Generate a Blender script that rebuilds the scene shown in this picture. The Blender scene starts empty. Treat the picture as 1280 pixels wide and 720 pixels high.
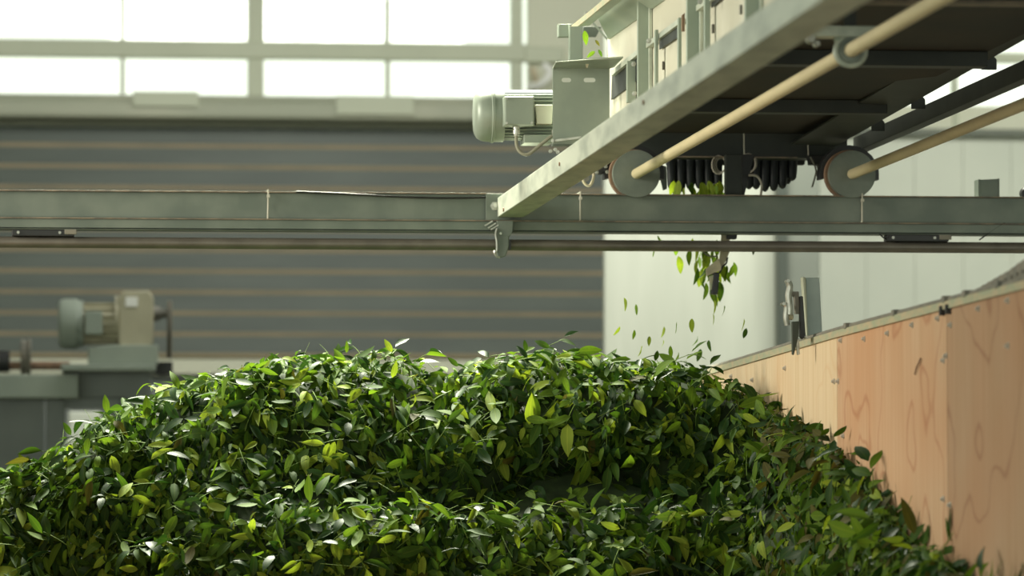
import bpy, bmesh, math, random
import numpy as np
from mathutils import Vector, Matrix, noise as mnoise

C = bpy.context.scene.collection
SC = bpy.context.scene
random.seed(7)
rng = np.random.default_rng(11)

# ------------------------------------------------------------------ camera
F = 5000.0                      # focal length in px of the 1280 px wide frame
EYE = Vector((0.0, 0.0, 1.5))
PHI = math.atan(235.0 / F)
TH = math.atan(501.0 / F * math.cos(PHI))
cF = Vector((math.sin(TH) * math.cos(PHI), math.cos(TH) * math.cos(PHI), math.sin(PHI)))
cR = Vector((math.cos(TH), -math.sin(TH), 0.0))
cU = cR.cross(cF)
cam_d = bpy.data.cameras.new('camera')
cam = bpy.data.objects.new('camera', cam_d)
C.objects.link(cam)
mrot = Matrix((cR, cU, -cF)).transposed()
cam.matrix_world = Matrix.Translation(EYE) @ mrot.to_4x4()
cam_d.sensor_width = 36.0
cam_d.lens = F * 36.0 / 1280.0
cam_d.clip_start = 0.1
cam_d.clip_end = 200
cam_d.dof.use_dof = True
cam_d.dof.focus_distance = 10.1
cam_d.dof.aperture_fstop = 4.6
SC.camera = cam

# ------------------------------------------------------------------ world, lights, exposure
SC.view_settings.view_transform = 'Standard'
SC.view_settings.look = 'None'
SC.view_settings.exposure = 0.0
SC.view_settings.gamma = 1.0
SC.view_settings.use_curve_mapping = False
SC.cycles.use_denoising = True
w = bpy.data.worlds.new('overcast_sky')
SC.world = w
w.use_nodes = True
bg = w.node_tree.nodes['Background']
bg.inputs['Color'].default_value = (0.93, 1.0, 0.86, 1)
bg.inputs['Strength'].default_value = 1.6


def area(name, loc, aim, sx, sy, power, col, spread=180):
    d = bpy.data.lights.new(name, 'AREA')
    d.shape = 'RECTANGLE'
    d.size, d.size_y = sx, sy
    d.energy = power
    d.color = col
    d.spread = math.radians(spread)
    o = bpy.data.objects.new(name, d)
    C.objects.link(o)
    o.location = loc
    o.rotation_euler = (Vector(aim) - Vector(loc)).to_track_quat('-Z', 'Y').to_euler()
    return o


area('roof_skylight', (0.70, 13.0, 5.9), (0.75, 10.7, 1.85), 2.2, 1.3, 290, (1.0, 1.0, 0.80), 60)  # added overhead light to brighten the pile crest, no real skylight
area('side_daylight', (-4.6, 9.6, 3.6), (1.6, 10.6, 1.8), 2.0, 2.0, 88, (1.0, 0.95, 0.80), 80)
area('rear_skylight', (3.0, 17.2, 5.85), (3.4, 24.0, 2.6), 6.0, 2.2, 460, (1.0, 0.99, 0.93), 150)  # added light to lift the back wall and white panels


def at(px, py, D):
    d = cF * F + cR * (px - 640) + cU * (360 - py)
    return EYE + d * (D / d.y)


def atX(px, py, X):
    d = cF * F + cR * (px - 640) + cU * (360 - py)
    return EYE + d * (X / d.x)


def proj(P):
    v = P - EYE
    z = v.dot(cF)
    return 640 + F * v.dot(cR) / z, 360 - F * v.dot(cU) / z


# ------------------------------------------------------------------ materials
def new_mat(name):
    m = bpy.data.materials.new(name)
    m.use_nodes = True
    nt = m.node_tree
    return m, nt, nt.nodes, nt.links, nt.nodes['Principled BSDF']


def paint(name, c1, c2=None, scale=6.0, rough=0.55, metal=0.0, spec=0.4, stretch=(1, 1, 1), bump=0.0, lo=0.4, hi=0.65):
    m, nt, N, L, P = new_mat(name)
    P.inputs['Roughness'].default_value = rough
    P.inputs['Metallic'].default_value = metal
    P.inputs['Specular IOR Level'].default_value = spec
    if c2 is None:
        P.inputs['Base Color'].default_value = (*c1, 1)
        if bump == 0:
            return m
    tc = N.new('ShaderNodeTexCoord')
    mp = N.new('ShaderNodeMapping')
    mp.inputs['Scale'].default_value = stretch
    L.new(tc.outputs['Object'], mp.inputs['Vector'])
    nz = N.new('ShaderNodeTexNoise')
    nz.inputs['Scale'].default_value = scale
    nz.inputs['Detail'].default_value = 6
    L.new(mp.outputs[0], nz.inputs['Vector'])
    if c2 is not None:
        r = N.new('ShaderNodeValToRGB')
        r.color_ramp.elements[0].position = lo
        r.color_ramp.elements[1].position = hi
        r.color_ramp.elements[0].color = (*c1, 1)
        r.color_ramp.elements[1].color = (*c2, 1)
        L.new(nz.outputs['Fac'], r.inputs['Fac'])
        L.new(r.outputs['Color'], P.inputs['Base Color'])
    if bump:
        b = N.new('ShaderNodeBump')
        b.inputs['Strength'].default_value = bump
        b.inputs['Distance'].default_value = 0.002
        L.new(nz.outputs['Fac'], b.inputs['Height'])
        L.new(b.outputs[0], P.inputs['Normal'])
    return m


M = {}
M['beam'] = paint('grey_green_paint', (0.13, 0.155, 0.13), (0.18, 0.205, 0.17), 9, 0.45, 0.1, bump=0.15)
M['edge'] = paint('worn_brown_edge', (0.26, 0.20, 0.14), (0.12, 0.10, 0.08), 30, 0.6)
M['rail'] = paint('scuffed_pale_paint', (0.50, 0.53, 0.44), (0.27, 0.30, 0.25), 7, 0.4, 0.1, stretch=(3, 1, 3), bump=0.1, lo=0.42, hi=0.75)
M['frame'] = paint('hopper_green_grey_paint', (0.27, 0.32, 0.26), (0.34, 0.385, 0.31), 5, 0.45, 0.05)
M['plate'] = paint('dusty_hopper_plate', (0.50, 0.48, 0.38), (0.60, 0.58, 0.48), 4, 0.6)
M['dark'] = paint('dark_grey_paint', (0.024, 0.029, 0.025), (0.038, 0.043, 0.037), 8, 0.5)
M['darker'] = paint('dark_belt_underside', (0.016, 0.015, 0.012), (0.035, 0.024, 0.015), 3, 0.7)
M['motor'] = paint('motor_grey_paint', (0.25, 0.29, 0.24), (0.29, 0.33, 0.27), 12, 0.4, 0.1)
M['motor2'] = paint('motor_cream_paint', (0.38, 0.355, 0.25), (0.43, 0.40, 0.285), 9, 0.5)
M['cream'] = paint('cream_pipe', (0.62, 0.53, 0.33), (0.56, 0.48, 0.30), 25, 0.5, stretch=(1, .3, 1))
M['pipe'] = paint('brown_steel_pipe', (0.13, 0.115, 0.095), (0.17, 0.15, 0.125), 14, 0.4, 0.3)
M['steel'] = paint('zinc_steel', (0.55, 0.55, 0.50), (0.35, 0.35, 0.31), 30, 0.35, 0.7)
M['disc'] = paint('wheel_grey', (0.15, 0.175, 0.15), (0.19, 0.215, 0.185), 20, 0.5, 0.1)
M['rust'] = paint('rust_brown', (0.26, 0.16, 0.10), (0.15, 0.10, 0.07), 30, 0.7)
M['rubber'] = paint('black_rubber', (0.012, 0.014, 0.018), None, rough=0.5)
M['black'] = paint('black_plastic', (0.02, 0.02, 0.02), None, rough=0.4)
M['tie'] = paint('white_cable_tie', (0.55, 0.52, 0.44), None, rough=0.5)
M['white'] = paint('white_plastic', (0.8, 0.8, 0.76), None, rough=0.5)
M['tan'] = paint('tan_bracket', (0.55, 0.48, 0.33), (0.40, 0.35, 0.25), 30, 0.6)
M['copper'] = paint('copper_wire', (0.55, 0.33, 0.18), None, rough=0.4, metal=0.6)
M['hose'] = paint('grey_hose', (0.24, 0.23, 0.17), None, rough=0.5)
M['wire'] = paint('grey_wire', (0.42, 0.38, 0.32), None, rough=0.5)
M['panel'] = paint('white_panel', (0.55, 0.585, 0.495), (0.59, 0.62, 0.525), 1.5, 0.6)
M['sheet'] = paint('pale_sheet', (0.37, 0.39, 0.315), (0.42, 0.44, 0.36), 1.2, 0.6, stretch=(6, 1, .6))
M['cream_wall'] = paint('cream_wall', (0.58, 0.59, 0.46), (0.61, 0.62, 0.49), 1, 0.7)
M['column'] = paint('grey_column', (0.135, 0.15, 0.12), (0.155, 0.17, 0.135), 2, 0.6)
M['column2'] = paint('dark_column_edge', (0.045, 0.055, 0.042), None, rough=0.6)
M['slat'] = paint('shutter_blue_grey', (0.070, 0.088, 0.072), (0.088, 0.108, 0.088), 1.2, 0.5, stretch=(1, 1, 6))
M['sliplip'] = paint('shutter_tan_lip', (0.36, 0.30, 0.20), (0.30, 0.26, 0.18), 3, 0.6)  # tan colour holds the warm bounce on the lip undersides
M['sill'] = paint('pale_sill', (0.36, 0.38, 0.29), (0.42, 0.43, 0.33), 2, 0.6)
M['mull'] = paint('mullion_grey', (0.48, 0.51, 0.39), (0.52, 0.55, 0.42), 2, 0.6)
M['concrete'] = paint('concrete', (0.22, 0.21, 0.17), (0.28, 0.265, 0.21), 2, 0.8)
M['ceil'] = paint('ceiling_grey', (0.25, 0.27, 0.23), None, rough=0.8)
M['bench'] = paint('bench_green_grey', (0.26, 0.30, 0.255), (0.30, 0.34, 0.285), 4, 0.5)
M['bench2'] = paint('bench_blue_grey', (0.16, 0.18, 0.17), (0.185, 0.205, 0.19), 4, 0.5)
M['rim'] = paint('worn_rim', (0.30, 0.32, 0.22), (0.42, 0.34, 0.22), 18, 0.6, stretch=(1, 1, 3))
M['seal'] = paint('grey_seal', (0.16, 0.155, 0.13), (0.22, 0.20, 0.16), 20, 0.6)
M['yellow'] = paint('yellow_insert', (0.75, 0.55, 0.10), None, rough=0.4)  # yellow stands in for light showing through the belt slots
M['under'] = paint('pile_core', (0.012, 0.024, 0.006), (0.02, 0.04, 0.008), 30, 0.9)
M['pale_plate'] = paint('pale_metal_plate', (0.30, 0.345, 0.32), (0.24, 0.28, 0.26), 12, 0.4, 0.2)


def glass_mat():
    m, nt, N, L, P = new_mat('window_glass')
    N.remove(P)
    t = N.new('ShaderNodeBsdfTransparent')
    g = N.new('ShaderNodeBsdfGlossy')
    g.inputs['Roughness'].default_value = 0.05
    mx = N.new('ShaderNodeMixShader')
    mx.inputs[0].default_value = 0.06
    L.new(t.outputs[0], mx.inputs[1])
    L.new(g.outputs[0], mx.inputs[2])
    L.new(mx.outputs[0], N['Material Output'].inputs['Surface'])
    return m


M['glass'] = glass_mat()


def ply_mat(name, base, ring, off):
    m, nt, N, L, P = new_mat(name)
    P.inputs['Roughness'].default_value = 0.6
    P.inputs['Specular IOR Level'].default_value = 0.25
    tc = N.new('ShaderNodeTexCoord')
    mp = N.new('ShaderNodeMapping')
    mp.inputs['Location'].default_value = (off, off * 1.7, off * .3)
    mp.inputs['Scale'].default_value = (1, 1.0, 0.95)
    L.new(tc.outputs['Object'], mp.inputs['Vector'])
    big = N.new('ShaderNodeTexNoise')
    big.inputs['Scale'].default_value = 2.4
    big.inputs['Detail'].default_value = 2.5
    big.inputs['Roughness'].default_value = 0.5
    L.new(mp.outputs[0], big.inputs['Vector'])
    mul = N.new('ShaderNodeMath'); mul.operation = 'MULTIPLY'; mul.inputs[1].default_value = 5.5
    L.new(big.outputs['Fac'], mul.inputs[0])
    pp = N.new('ShaderNodeMath'); pp.operation = 'PINGPONG'; pp.inputs[1].default_value = 0.5
    L.new(mul.outputs[0], pp.inputs[0])
    r = N.new('ShaderNodeValToRGB')
    e = r.color_ramp.elements
    e[0].position = 0.0; e[0].color = (1, 1, 1, 1)
    e[1].position = 0.065; e[1].color = (0, 0, 0, 1)
    L.new(pp.outputs[0], r.inputs['Fac'])
    # strength of the ring lines varies
    nv = N.new('ShaderNodeTexNoise'); nv.inputs['Scale'].default_value = 1.7
    L.new(mp.outputs[0], nv.inputs['Vector'])
    rv = N.new('ShaderNodeMapRange'); rv.inputs['From Min'].default_value = .38; rv.inputs['From Max'].default_value = .54
    rv.inputs['To Min'].default_value = 0.15; rv.inputs['To Max'].default_value = .55
    L.new(nv.outputs['Fac'], rv.inputs['Value'])
    ms = N.new('ShaderNodeMath'); ms.operation = 'MULTIPLY'
    L.new(r.outputs['Color'], ms.inputs[0]); L.new(rv.outputs[0], ms.inputs[1])
    # vertical fibres
    mp2 = N.new('ShaderNodeMapping'); mp2.inputs['Scale'].default_value = (60, 60, 2.0)
    L.new(tc.outputs['Object'], mp2.inputs['Vector'])
    fb = N.new('ShaderNodeTexNoise'); fb.inputs['Scale'].default_value = 1.0; fb.inputs['Detail'].default_value = 5
    L.new(mp2.outputs[0], fb.inputs['Vector'])
    m1 = N.new('ShaderNodeMix'); m1.data_type = 'RGBA'
    m1.inputs[6].default_value = (*base, 1)
    m1.inputs[7].default_value = (*[b * k for b, k in zip(base, (0.86, 0.80, 0.72))], 1)
    rf = N.new('ShaderNodeMapRange'); rf.inputs['From Min'].default_value = .35; rf.inputs['From Max'].default_value = .75
    L.new(fb.outputs['Fac'], rf.inputs['Value'])
    L.new(rf.outputs[0], m1.inputs[0])
    # warm broad blotches
    m3 = N.new('ShaderNodeMix'); m3.data_type = 'RGBA'
    rb = N.new('ShaderNodeMapRange'); rb.inputs['From Min'].default_value = .5; rb.inputs['From Max'].default_value = .75
    rb.inputs['To Max'].default_value = .6
    L.new(nv.outputs['Fac'], rb.inputs['Value'])
    L.new(rb.outputs[0], m3.inputs[0])
    L.new(m1.outputs[2], m3.inputs[6])
    m3.inputs[7].default_value = (*[b * k for b, k in zip(base, (0.92, 0.66, 0.5))], 1)
    m2 = N.new('ShaderNodeMix'); m2.data_type = 'RGBA'
    L.new(ms.outputs[0], m2.inputs[0])
    L.new(m3.outputs[2], m2.inputs[6])
    m2.inputs[7].default_value = (*ring, 1)
    L.new(m2.outputs[2], P.inputs['Base Color'])
    return m


PLY = [ply_mat('pale_plywood', (0.62, 0.49, 0.33), (0.52, 0.33, 0.18), 3.1),  # sheet colours also carry the light: lit far end, shadowed near end
       ply_mat('warm_plywood', (0.50, 0.33, 0.21), (0.30, 0.11, 0.055), 4.4),
       ply_mat('tan_plywood', (0.38, 0.25, 0.16), (0.19, 0.08, 0.045), 9.2)]


def leaf_mat(name, c, tr=0.38, rough=0.62, spec=0.12):
    m, nt, N, L, P = new_mat(name)
    out = N['Material Output']
    P.inputs['Roughness'].default_value = rough
    P.inputs['Specular IOR Level'].default_value = spec
    geo = N.new('ShaderNodeTexCoord')
    nz = N.new('ShaderNodeTexNoise'); nz.inputs['Scale'].default_value = 9; nz.inputs['Detail'].default_value = 2
    L.new(geo.outputs['Object'], nz.inputs['Vector'])
    mx = N.new('ShaderNodeMix'); mx.data_type = 'RGBA'
    mx.inputs[6].default_value = (c[0] * .62, c[1] * .68, c[2] * .7, 1)
    mx.inputs[7].default_value = (min(1, c[0] * 1.35), c[1] * 1.25, c[2] * 1.1, 1)
    L.new(nz.outputs['Fac'], mx.inputs[0])
    # midrib from uv
    uv = N.new('ShaderNodeUVMap'); uv.uv_map = 'UVMap'
    sp = N.new('ShaderNodeSeparateXYZ'); L.new(uv.outputs[0], sp.inputs[0])
    s1 = N.new('ShaderNodeMath'); s1.operation = 'SUBTRACT'; s1.inputs[1].default_value = .5; L.new(sp.outputs[0], s1.inputs[0])
    s2 = N.new('ShaderNodeMath'); s2.operation = 'ABSOLUTE'; L.new(s1.outputs[0], s2.inputs[0])
    s3 = N.new('ShaderNodeMapRange'); s3.inputs['From Min'].default_value = .02; s3.inputs['From Max'].default_value = .075
    s3.inputs['To Min'].default_value = .45; s3.inputs['To Max'].default_value = 0
    L.new(s2.outputs[0], s3.inputs['Value'])
    mr = N.new('ShaderNodeMix'); mr.data_type = 'RGBA'
    L.new(s3.outputs[0], mr.inputs[0]); L.new(mx.outputs[2], mr.inputs[6])
    mr.inputs[7].default_value = (min(1, c[0] * 1.5 + .03), min(1, c[1] * 1.25 + .03), c[2] * 1.3, 1)
    L.new(mr.outputs[2], P.inputs['Base Color'])
    t = N.new('ShaderNodeBsdfTranslucent')
    tm = N.new('ShaderNodeMix'); tm.data_type = 'RGBA'; tm.blend_type = 'MULTIPLY'; tm.inputs[0].default_value = 1
    L.new(mr.outputs[2], tm.inputs[6]); tm.inputs[7].default_value = (1, 1, .45, 1)
    g = N.new('ShaderNodeMix'); g.data_type = 'RGBA'; g.blend_type = 'ADD'; g.inputs[0].default_value = .3
    L.new(tm.outputs[2], g.inputs[6]); L.new(tm.outputs[2], g.inputs[7])
    L.new(g.outputs[2], t.inputs['Color'])
    ms = N.new('ShaderNodeMixShader'); ms.inputs[0].default_value = tr
    L.new(P.outputs[0], ms.inputs[1]); L.new(t.outputs[0], ms.inputs[2])
    L.new(ms.outputs[0], out.inputs['Surface'])
    return m


LEAF = [leaf_mat('leaf_yellow_green', (0.19, 0.265, 0.034)),
        leaf_mat('leaf_fresh_green', (0.085, 0.155, 0.018)),
        leaf_mat('leaf_mid_green', (0.040, 0.088, 0.013)),
        leaf_mat('leaf_deep_green', (0.016, 0.045, 0.011), .25, .45, .16),
        leaf_mat('leaf_olive_brown', (0.065, 0.066, 0.016)),
        leaf_mat('leaf_stem', (0.10, 0.165, 0.03), .1)]
LNAME = ['pale yellow-green', 'fresh green', 'mid green', 'dark glossy green', 'olive brown']


# ------------------------------------------------------------------ mesh helpers
class MB:
    def __init__(s):
        s.bm = bmesh.new()

    def box(s, a, b):
        x0, y0, z0 = [min(p, q) for p, q in zip(a, b)]
        x1, y1, z1 = [max(p, q) for p, q in zip(a, b)]
        v = [s.bm.verts.new(p) for p in ((x0, y0, z0), (x1, y0, z0), (x1, y1, z0), (x0, y1, z0), (x0, y0, z1), (x1, y0, z1), (x1, y1, z1), (x0, y1, z1))]
        for f in ((0, 3, 2, 1), (4, 5, 6, 7), (0, 1, 5, 4), (1, 2, 6, 5), (2, 3, 7, 6), (3, 0, 4, 7)):
            s.bm.faces.new([v[i] for i in f])
        return s

    def prism(s, pts, vec):
        """closed polygon pts extruded by vec"""
        vec = Vector(vec)
        a = [s.bm.verts.new(p) for p in pts]
        b = [s.bm.verts.new(Vector(p) + vec) for p in pts]
        n = len(pts)
        s.bm.faces.new(a)
        s.bm.faces.new(b[::-1])
        for i in range(n):
            s.bm.faces.new((a[i], b[i], b[(i + 1) % n], a[(i + 1) % n]))
        return s

    def pix(s, poly, D, th):
        return s.prism([at(x, y, D) for x, y in poly], (0, th, 0))

    def pixX(s, poly, X, th):
        return s.prism([atX(x, y, X) for x, y in poly], (th, 0, 0))

    def beam(s, p0, p1, wd, ht, up=(0, 0, 1)):
        """rectangular bar between two points"""
        p0, p1 = Vector(p0), Vector(p1)
        d = (p1 - p0).normalized()
        sd = d.cross(Vector(up)).normalized()
        u = sd.cross(d).normalized()
        q = [p0 + sd * (a * wd / 2) + u * (b * ht / 2) for a, b in ((-1, -1), (1, -1), (1, 1), (-1, 1))]
        return s.prism(q, p1 - p0)

    def cyl(s, p0, p1, r, r1=None, seg=24):
        return s.lathe(p0, p1, [(0, r), (1, r if r1 is None else r1)], seg)

    def lathe(s, p0, p1, prof, seg=28):
        """prof = [(fraction along axis, radius)]"""
        p0, p1 = Vector(p0), Vector(p1)
        d = p1 - p0
        q = d.to_track_quat('Z', 'Y')
        rings = []
        for t, r in prof:
            c = p0 + d * t
            rings.append([s.bm.verts.new(c + q @ Vector((r * math.cos(a), r * math.sin(a), 0))) for a in [2 * math.pi * i / seg for i in range(seg)]])
        for A, B in zip(rings, rings[1:]):
            for i in range(seg):
                j = (i + 1) % seg
                s.bm.faces.new((A[i], A[j], B[j], B[i]))
        s.bm.faces.new(rings[0][::-1])
        s.bm.faces.new(rings[-1])
        return s

    def tube(s, pts, r, seg=10, closed=False, smooth=4):
        P = [Vector(p) for p in pts]
        if smooth:
            Q = []
            n = len(P)
            rngi = range(n) if closed else range(n - 1)
            for i in rngi:
                a = P[(i - 1) % n] if closed or i > 0 else P[i]
                b, c = P[i], P[(i + 1) % n]
                d = P[(i + 2) % n] if closed or i + 2 < n else c
                for k in range(smooth):
                    t = k / smooth
                    Q.append(0.5 * ((2 * b) + (c - a) * t + (2 * a - 5 * b + 4 * c - d) * t * t + (3 * b - a - 3 * c + d) * t ** 3))
            if not closed:
                Q.append(P[-1])
            P = Q
        n = len(P)
        rings = []
        ref = None
        for i, p in enumerate(P):
            if closed:
                d = (P[(i + 1) % n] - P[i - 1]).normalized()
            else:
                d = (P[min(i + 1, n - 1)] - P[max(i - 1, 0)]).normalized()
            if ref is None:
                ref = d.orthogonal().normalized()
            ref = (ref - d * ref.dot(d)).normalized()
            b = d.cross(ref)
            rings.append([s.bm.verts.new(p + (ref * math.cos(a) + b * math.sin(a)) * r) for a in [2 * math.pi * k / seg for k in range(seg)]])
        pairs = list(zip(rings, rings[1:])) + ([(rings[-1], rings[0])] if closed else [])
        for A, B in pairs:
            for i in range(seg):
                j = (i + 1) % seg
                s.bm.faces.new((A[i], A[j], B[j], B[i]))
        if not closed:
            s.bm.faces.new(rings[0][::-1])
            s.bm.faces.new(rings[-1])
        return s

    def holed(s, outer, holes, vec):
        """plate with holes"""
        es = []
        for lp in [outer] + holes:
            v = [s.bm.verts.new(p) for p in lp]
            es += [s.bm.edges.new((v[i], v[(i + 1) % len(v)])) for i in range(len(v))]
        r = bmesh.ops.triangle_fill(s.bm, use_beauty=True, use_dissolve=False, edges=es)
        fs = [g for g in r['geom'] if isinstance(g, bmesh.types.BMFace)]
        e = bmesh.ops.extrude_face_region(s.bm, geom=fs)
        bmesh.ops.translate(s.bm, vec=Vector(vec), verts=[g for g in e['geom'] if isinstance(g, bmesh.types.BMVert)])
        return s

    def build(s, name, m, parent=None, bevel=0.0, smooth=False, label=None, kind=None):
        bmesh.ops.recalc_face_normals(s.bm, faces=s.bm.faces[:])
        me = bpy.data.meshes.new(name)
        if smooth:
            for f in s.bm.faces:
                f.smooth = True
            for e in s.bm.edges:
                if len(e.link_faces) == 2 and e.calc_face_angle(0) > math.radians(35):
                    e.smooth = False
        s.bm.to_mesh(me)
        s.bm.free()
        me.materials.append(m)
        o = bpy.data.objects.new(name, me)
        C.objects.link(o)
        if parent is not None:
            o.parent = parent
            pm = Matrix.Identity(4)
            q = parent
            while q is not None:
                pm = q.matrix_basis.copy() @ pm
                q = q.parent
            inv = pm.inverted()
            me.transform(inv)
        if bevel:
            b = o.modifiers.new('bevel', 'BEVEL')
            b.width = bevel
            b.segments = 2
            b.limit_method = 'ANGLE'
        if label:
            o['label'] = label
        if kind:
            o['kind'] = kind
        return o


def thing(name, label, cat, loc, group=None):
    o = bpy.data.objects.new(name, None)
    o.empty_display_size = 0.05
    C.objects.link(o)
    o.location = loc
    o['label'] = label
    o['category'] = cat
    if group:
        o['group'] = group
    return o


def tag(o, label, cat, group=None, kind=None):
    o['label'] = label
    o['category'] = cat
    if group:
        o['group'] = group
    if kind:
        o['kind'] = kind
    return o


def struct(o, label=None):
    o['kind'] = 'structure'
    if label:
        o['label'] = label
        o['category'] = o.name.split('_')[0]
    return o


def centre(o):
    """move a single-mesh thing's origin to its bounding-box bottom centre"""
    me = o.data
    co = np.empty(len(me.vertices) * 3, 'f')
    me.vertices.foreach_get('co', co)
    co = co.reshape(-1, 3)
    lo, hi = co.min(0), co.max(0)
    c = Vector(((lo[0] + hi[0]) / 2, (lo[1] + hi[1]) / 2, lo[2]))
    me.transform(Matrix.Translation(-c))
    o.location = c
    return o


# ------------------------------------------------------------------ the hall
WD = 24.0                                      # distance of the back wall
XL, XR, XRW = -4.2, 8.0, 8.0


def wz(py):
    return at(640, py, WD).z


def wx(px, D=WD):
    return at(px, 300, D).x


struct(MB().box((-7, -2, -0.1), (XRW, WD + .2, 0)).build('floor', M['concrete']), 'bare grey concrete floor of the hall')
z_sill, z_top = wz(127), 5.0
# back wall: shutter zone below the windows, cream pier, then white panels
x_win1 = wx(640)
x_sheet = wx(755)
MB_ = MB()
MB_.box((-7, WD, 0), (x_sheet, WD + .15, z_sill))               # below the windows
MB_.box((wx(661), WD, z_sill), (wx(1084), WD + .15, 6.0))       # cream pier
MB_.box((x_sheet, WD, 0), (XRW, WD + .15, z_sill))
MB_.box((-7, WD, z_top), (wx(661), WD + .15, 6.0))
MB_.box((wx(1084), WD, z_top + .6), (XRW, WD + .15, 6.0))
struct(MB_.build('wall_back', M['cream_wall']), 'cream back wall around the high windows')
struct(MB().box((XRW, -2, 0), (XRW + .15, WD + .15, 6.0)).build('wall_right', M['panel']), 'white wall on the right side of the hall')
struct(MB().box((-7.15, 10.5, 0), (-7, WD + .15, 6.0)).build('wall_left', M['cream_wall']), 'cream wall on the left side of the hall')  # unseen wall, put in to keep side light off the pile's left
# ceiling with openings cut for the added overhead lights
cz = 6.0
m_ = MB()
m_.box((-7, -2, cz), (-1.9, WD, cz + .1)).box((1.7, -2, cz), (XRW, 16.0, cz + .1)).box((1.7, 18.5, cz), (XRW, WD, cz + .1)).box((6.2, 16.0, cz), (XRW, 18.5, cz + .1))
m_.box((-1.9, -2, cz), (1.7, 12.1, cz + .1)).box((-1.9, 13.9, cz), (1.7, WD, cz + .1))
struct(m_.build('ceiling', M['ceil']), 'grey roof over the hall with a skylight opening')


# windows: frame with mullions and a pane child
def window(n, x0, x1, z0, z1, mv, mh):
    f = MB()
    for a, b in mv:
        f.box((wx(a), WD - .03, z0), (wx(b), WD + .09, z1))
    for a, b in mh:
        f.box((x0, WD - .05, wz(b)), (x1, WD + .08, wz(a)))
    o = struct(f.build('window_%d' % n, M['mull'], bevel=.01))
    g = MB().box((x0, WD + .1, z0), (x1, WD + .106, z1)).build('pane', M['glass'], o)
    return o


o = window(1, -7, wx(661), z_sill, z_top, [(-170, -152), (-14, -8), (149.5, 155), (309, 329), (482, 487), (639, 653)], [(56, 77)])
o['label'] = 'high window strip with grey mullions above the shutter, blown out white'
o = window(2, wx(1084), XRW, wz(158), z_top + .6, [(1084, 1094), (1192, 1198), (1300, 1316)], [(60, 72)])
o['label'] = 'bright high window behind the conveyor at the right'
# horizontal mullion continues over the cream pier
struct(MB().box((wx(655), WD - .06, wz(79)), (wx(704), WD, wz(59))).build('trim_1', M['mull'], bevel=.01), 'pale rail carried on from the window onto the cream wall')
# sill band
s_ = MB().box((-7, WD - .14, wz(136)), (x_sheet, WD + .02, wz(125))).box((-7, WD - .30, wz(157)), (x_sheet, WD, wz(136)))
struct(s_.build('trim_2', M['sill'], bevel=.03), 'pale ledge running under the high windows')
for nm, a, b, c, d, lab in (('sticker', 165, 246, 125, 143, 'pale blank sign plate fixed on the window ledge near the left mullion'),
                            ('sticker', 416, 512, 128, 151, 'pale blank sign plate on the window ledge behind the beam')):
    pl = MB().box((wx(a), WD - .325, wz(d)), (wx(b), WD - .305, wz(c))).build('sign_plate', M['mull'], bevel=.004)
    tag(centre(pl), lab, 'sign plate')
# horizontally ribbed shutter: slats with down-facing lips tinted for warm floor bounce
sh = thing('roller_shutter', 'blue-grey horizontally ribbed shutter under the high windows', 'shutter', (wx(300), WD - .1, wz(452)))
pitch = 26.05 * WD / F
zb = wz(448)
nsl = int((wz(157) - zb) / pitch + .5)
sb, lb = MB(), MB()
xl_, xr_ = -7, wx(754)
for i in range(nsl):
    z0 = zb + i * pitch
    # slat face: slopes out toward its lower edge; the lip below returns to the wall
    sec = [(0, z0 + pitch), (-.045, z0 + pitch), (-.056, z0 + pitch * .2), (-.0, z0 + pitch * .2)]
    sb.prism([Vector((xl_, WD - .02 + y, z)) for y, z in sec], (xr_ - xl_, 0, 0))
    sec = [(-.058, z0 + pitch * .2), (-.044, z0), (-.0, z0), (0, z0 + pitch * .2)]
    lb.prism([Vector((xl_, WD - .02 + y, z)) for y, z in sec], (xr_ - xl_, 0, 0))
sb.build('slats', M['slat'], sh)
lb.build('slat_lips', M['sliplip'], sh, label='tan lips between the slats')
# base rail + lower wall
struct(MB().box((-7, WD - .16, wz(470)), (x_sheet, WD, wz(451))).build('trim_3', M['cream_wall'], bevel=.01), 'beige bottom rail below the ribbed shutter')
struct(MB().box((-7, WD - .06, 0), (x_sheet, WD, wz(470))).build('wall_lower', M['bench2']), 'grey-blue lower wall below the shutter rail')
# white insulated panels, with vertical joints
pm = MB()
xa, xb, k = wx(1020), XRW, 0
while xa < xb - .01:
    x2 = min(xa + .30, xb)
    pm.box((xa + .001, WD - .05, 0), (x2 - .001, WD, wz(166)))
    xa = x2
struct(pm.build('wall_panel', M['panel'], bevel=.002), 'white vertical-joint insulated wall panels behind the conveyor')
struct(MB().box((wx(1027), WD - .12, wz(168)), (XRW, WD, wz(158))).build('trim_4', M['column'], bevel=.01), 'grey capping on top of the white wall panels')
# pale sheet partition and column
PD = 20.0
struct(MB().box((wx(755, PD), PD, 0), (wx(976, PD), PD + .06, 6.0)).build('wall_partition', M['sheet'], bevel=.01), 'pale upright partition behind the falling leaves')
cm = MB().box((wx(972, 19.9), 19.9, 0), (wx(1025, 19.9), 20.2, 6.0))
co_ = struct(cm.build('trim_5', M['column'], bevel=.008), 'grey steel column between the partition and the white panels')
MB().box((wx(972, 19.88), 19.86, 0), (wx(984, 19.88), 19.9, 6.0)).build('column_flange', M['column2'], co_)
# white curved wall fixture
wl = thing('wall_fixture', 'white curved fixture on the cream wall just right of the window end', 'fixture', at(672, 110, WD - .1))
MB().tube([at(662, 108, WD - .1), at(672, 107, WD - .15), at(682, 100, WD - .18), at(687, 92, WD - .18), at(684, 84, WD - .18), at(678, 82, WD - .18)], .022, 14).build('curved_cover', M['white'], wl, smooth=True)
MB().lathe(at(665, 84, WD - .12), at(672, 106, WD - .12), [(0, .02), (.4, .022), (1, .01)]).build('fixture_arm', M['tan'], wl, smooth=True)

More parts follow.
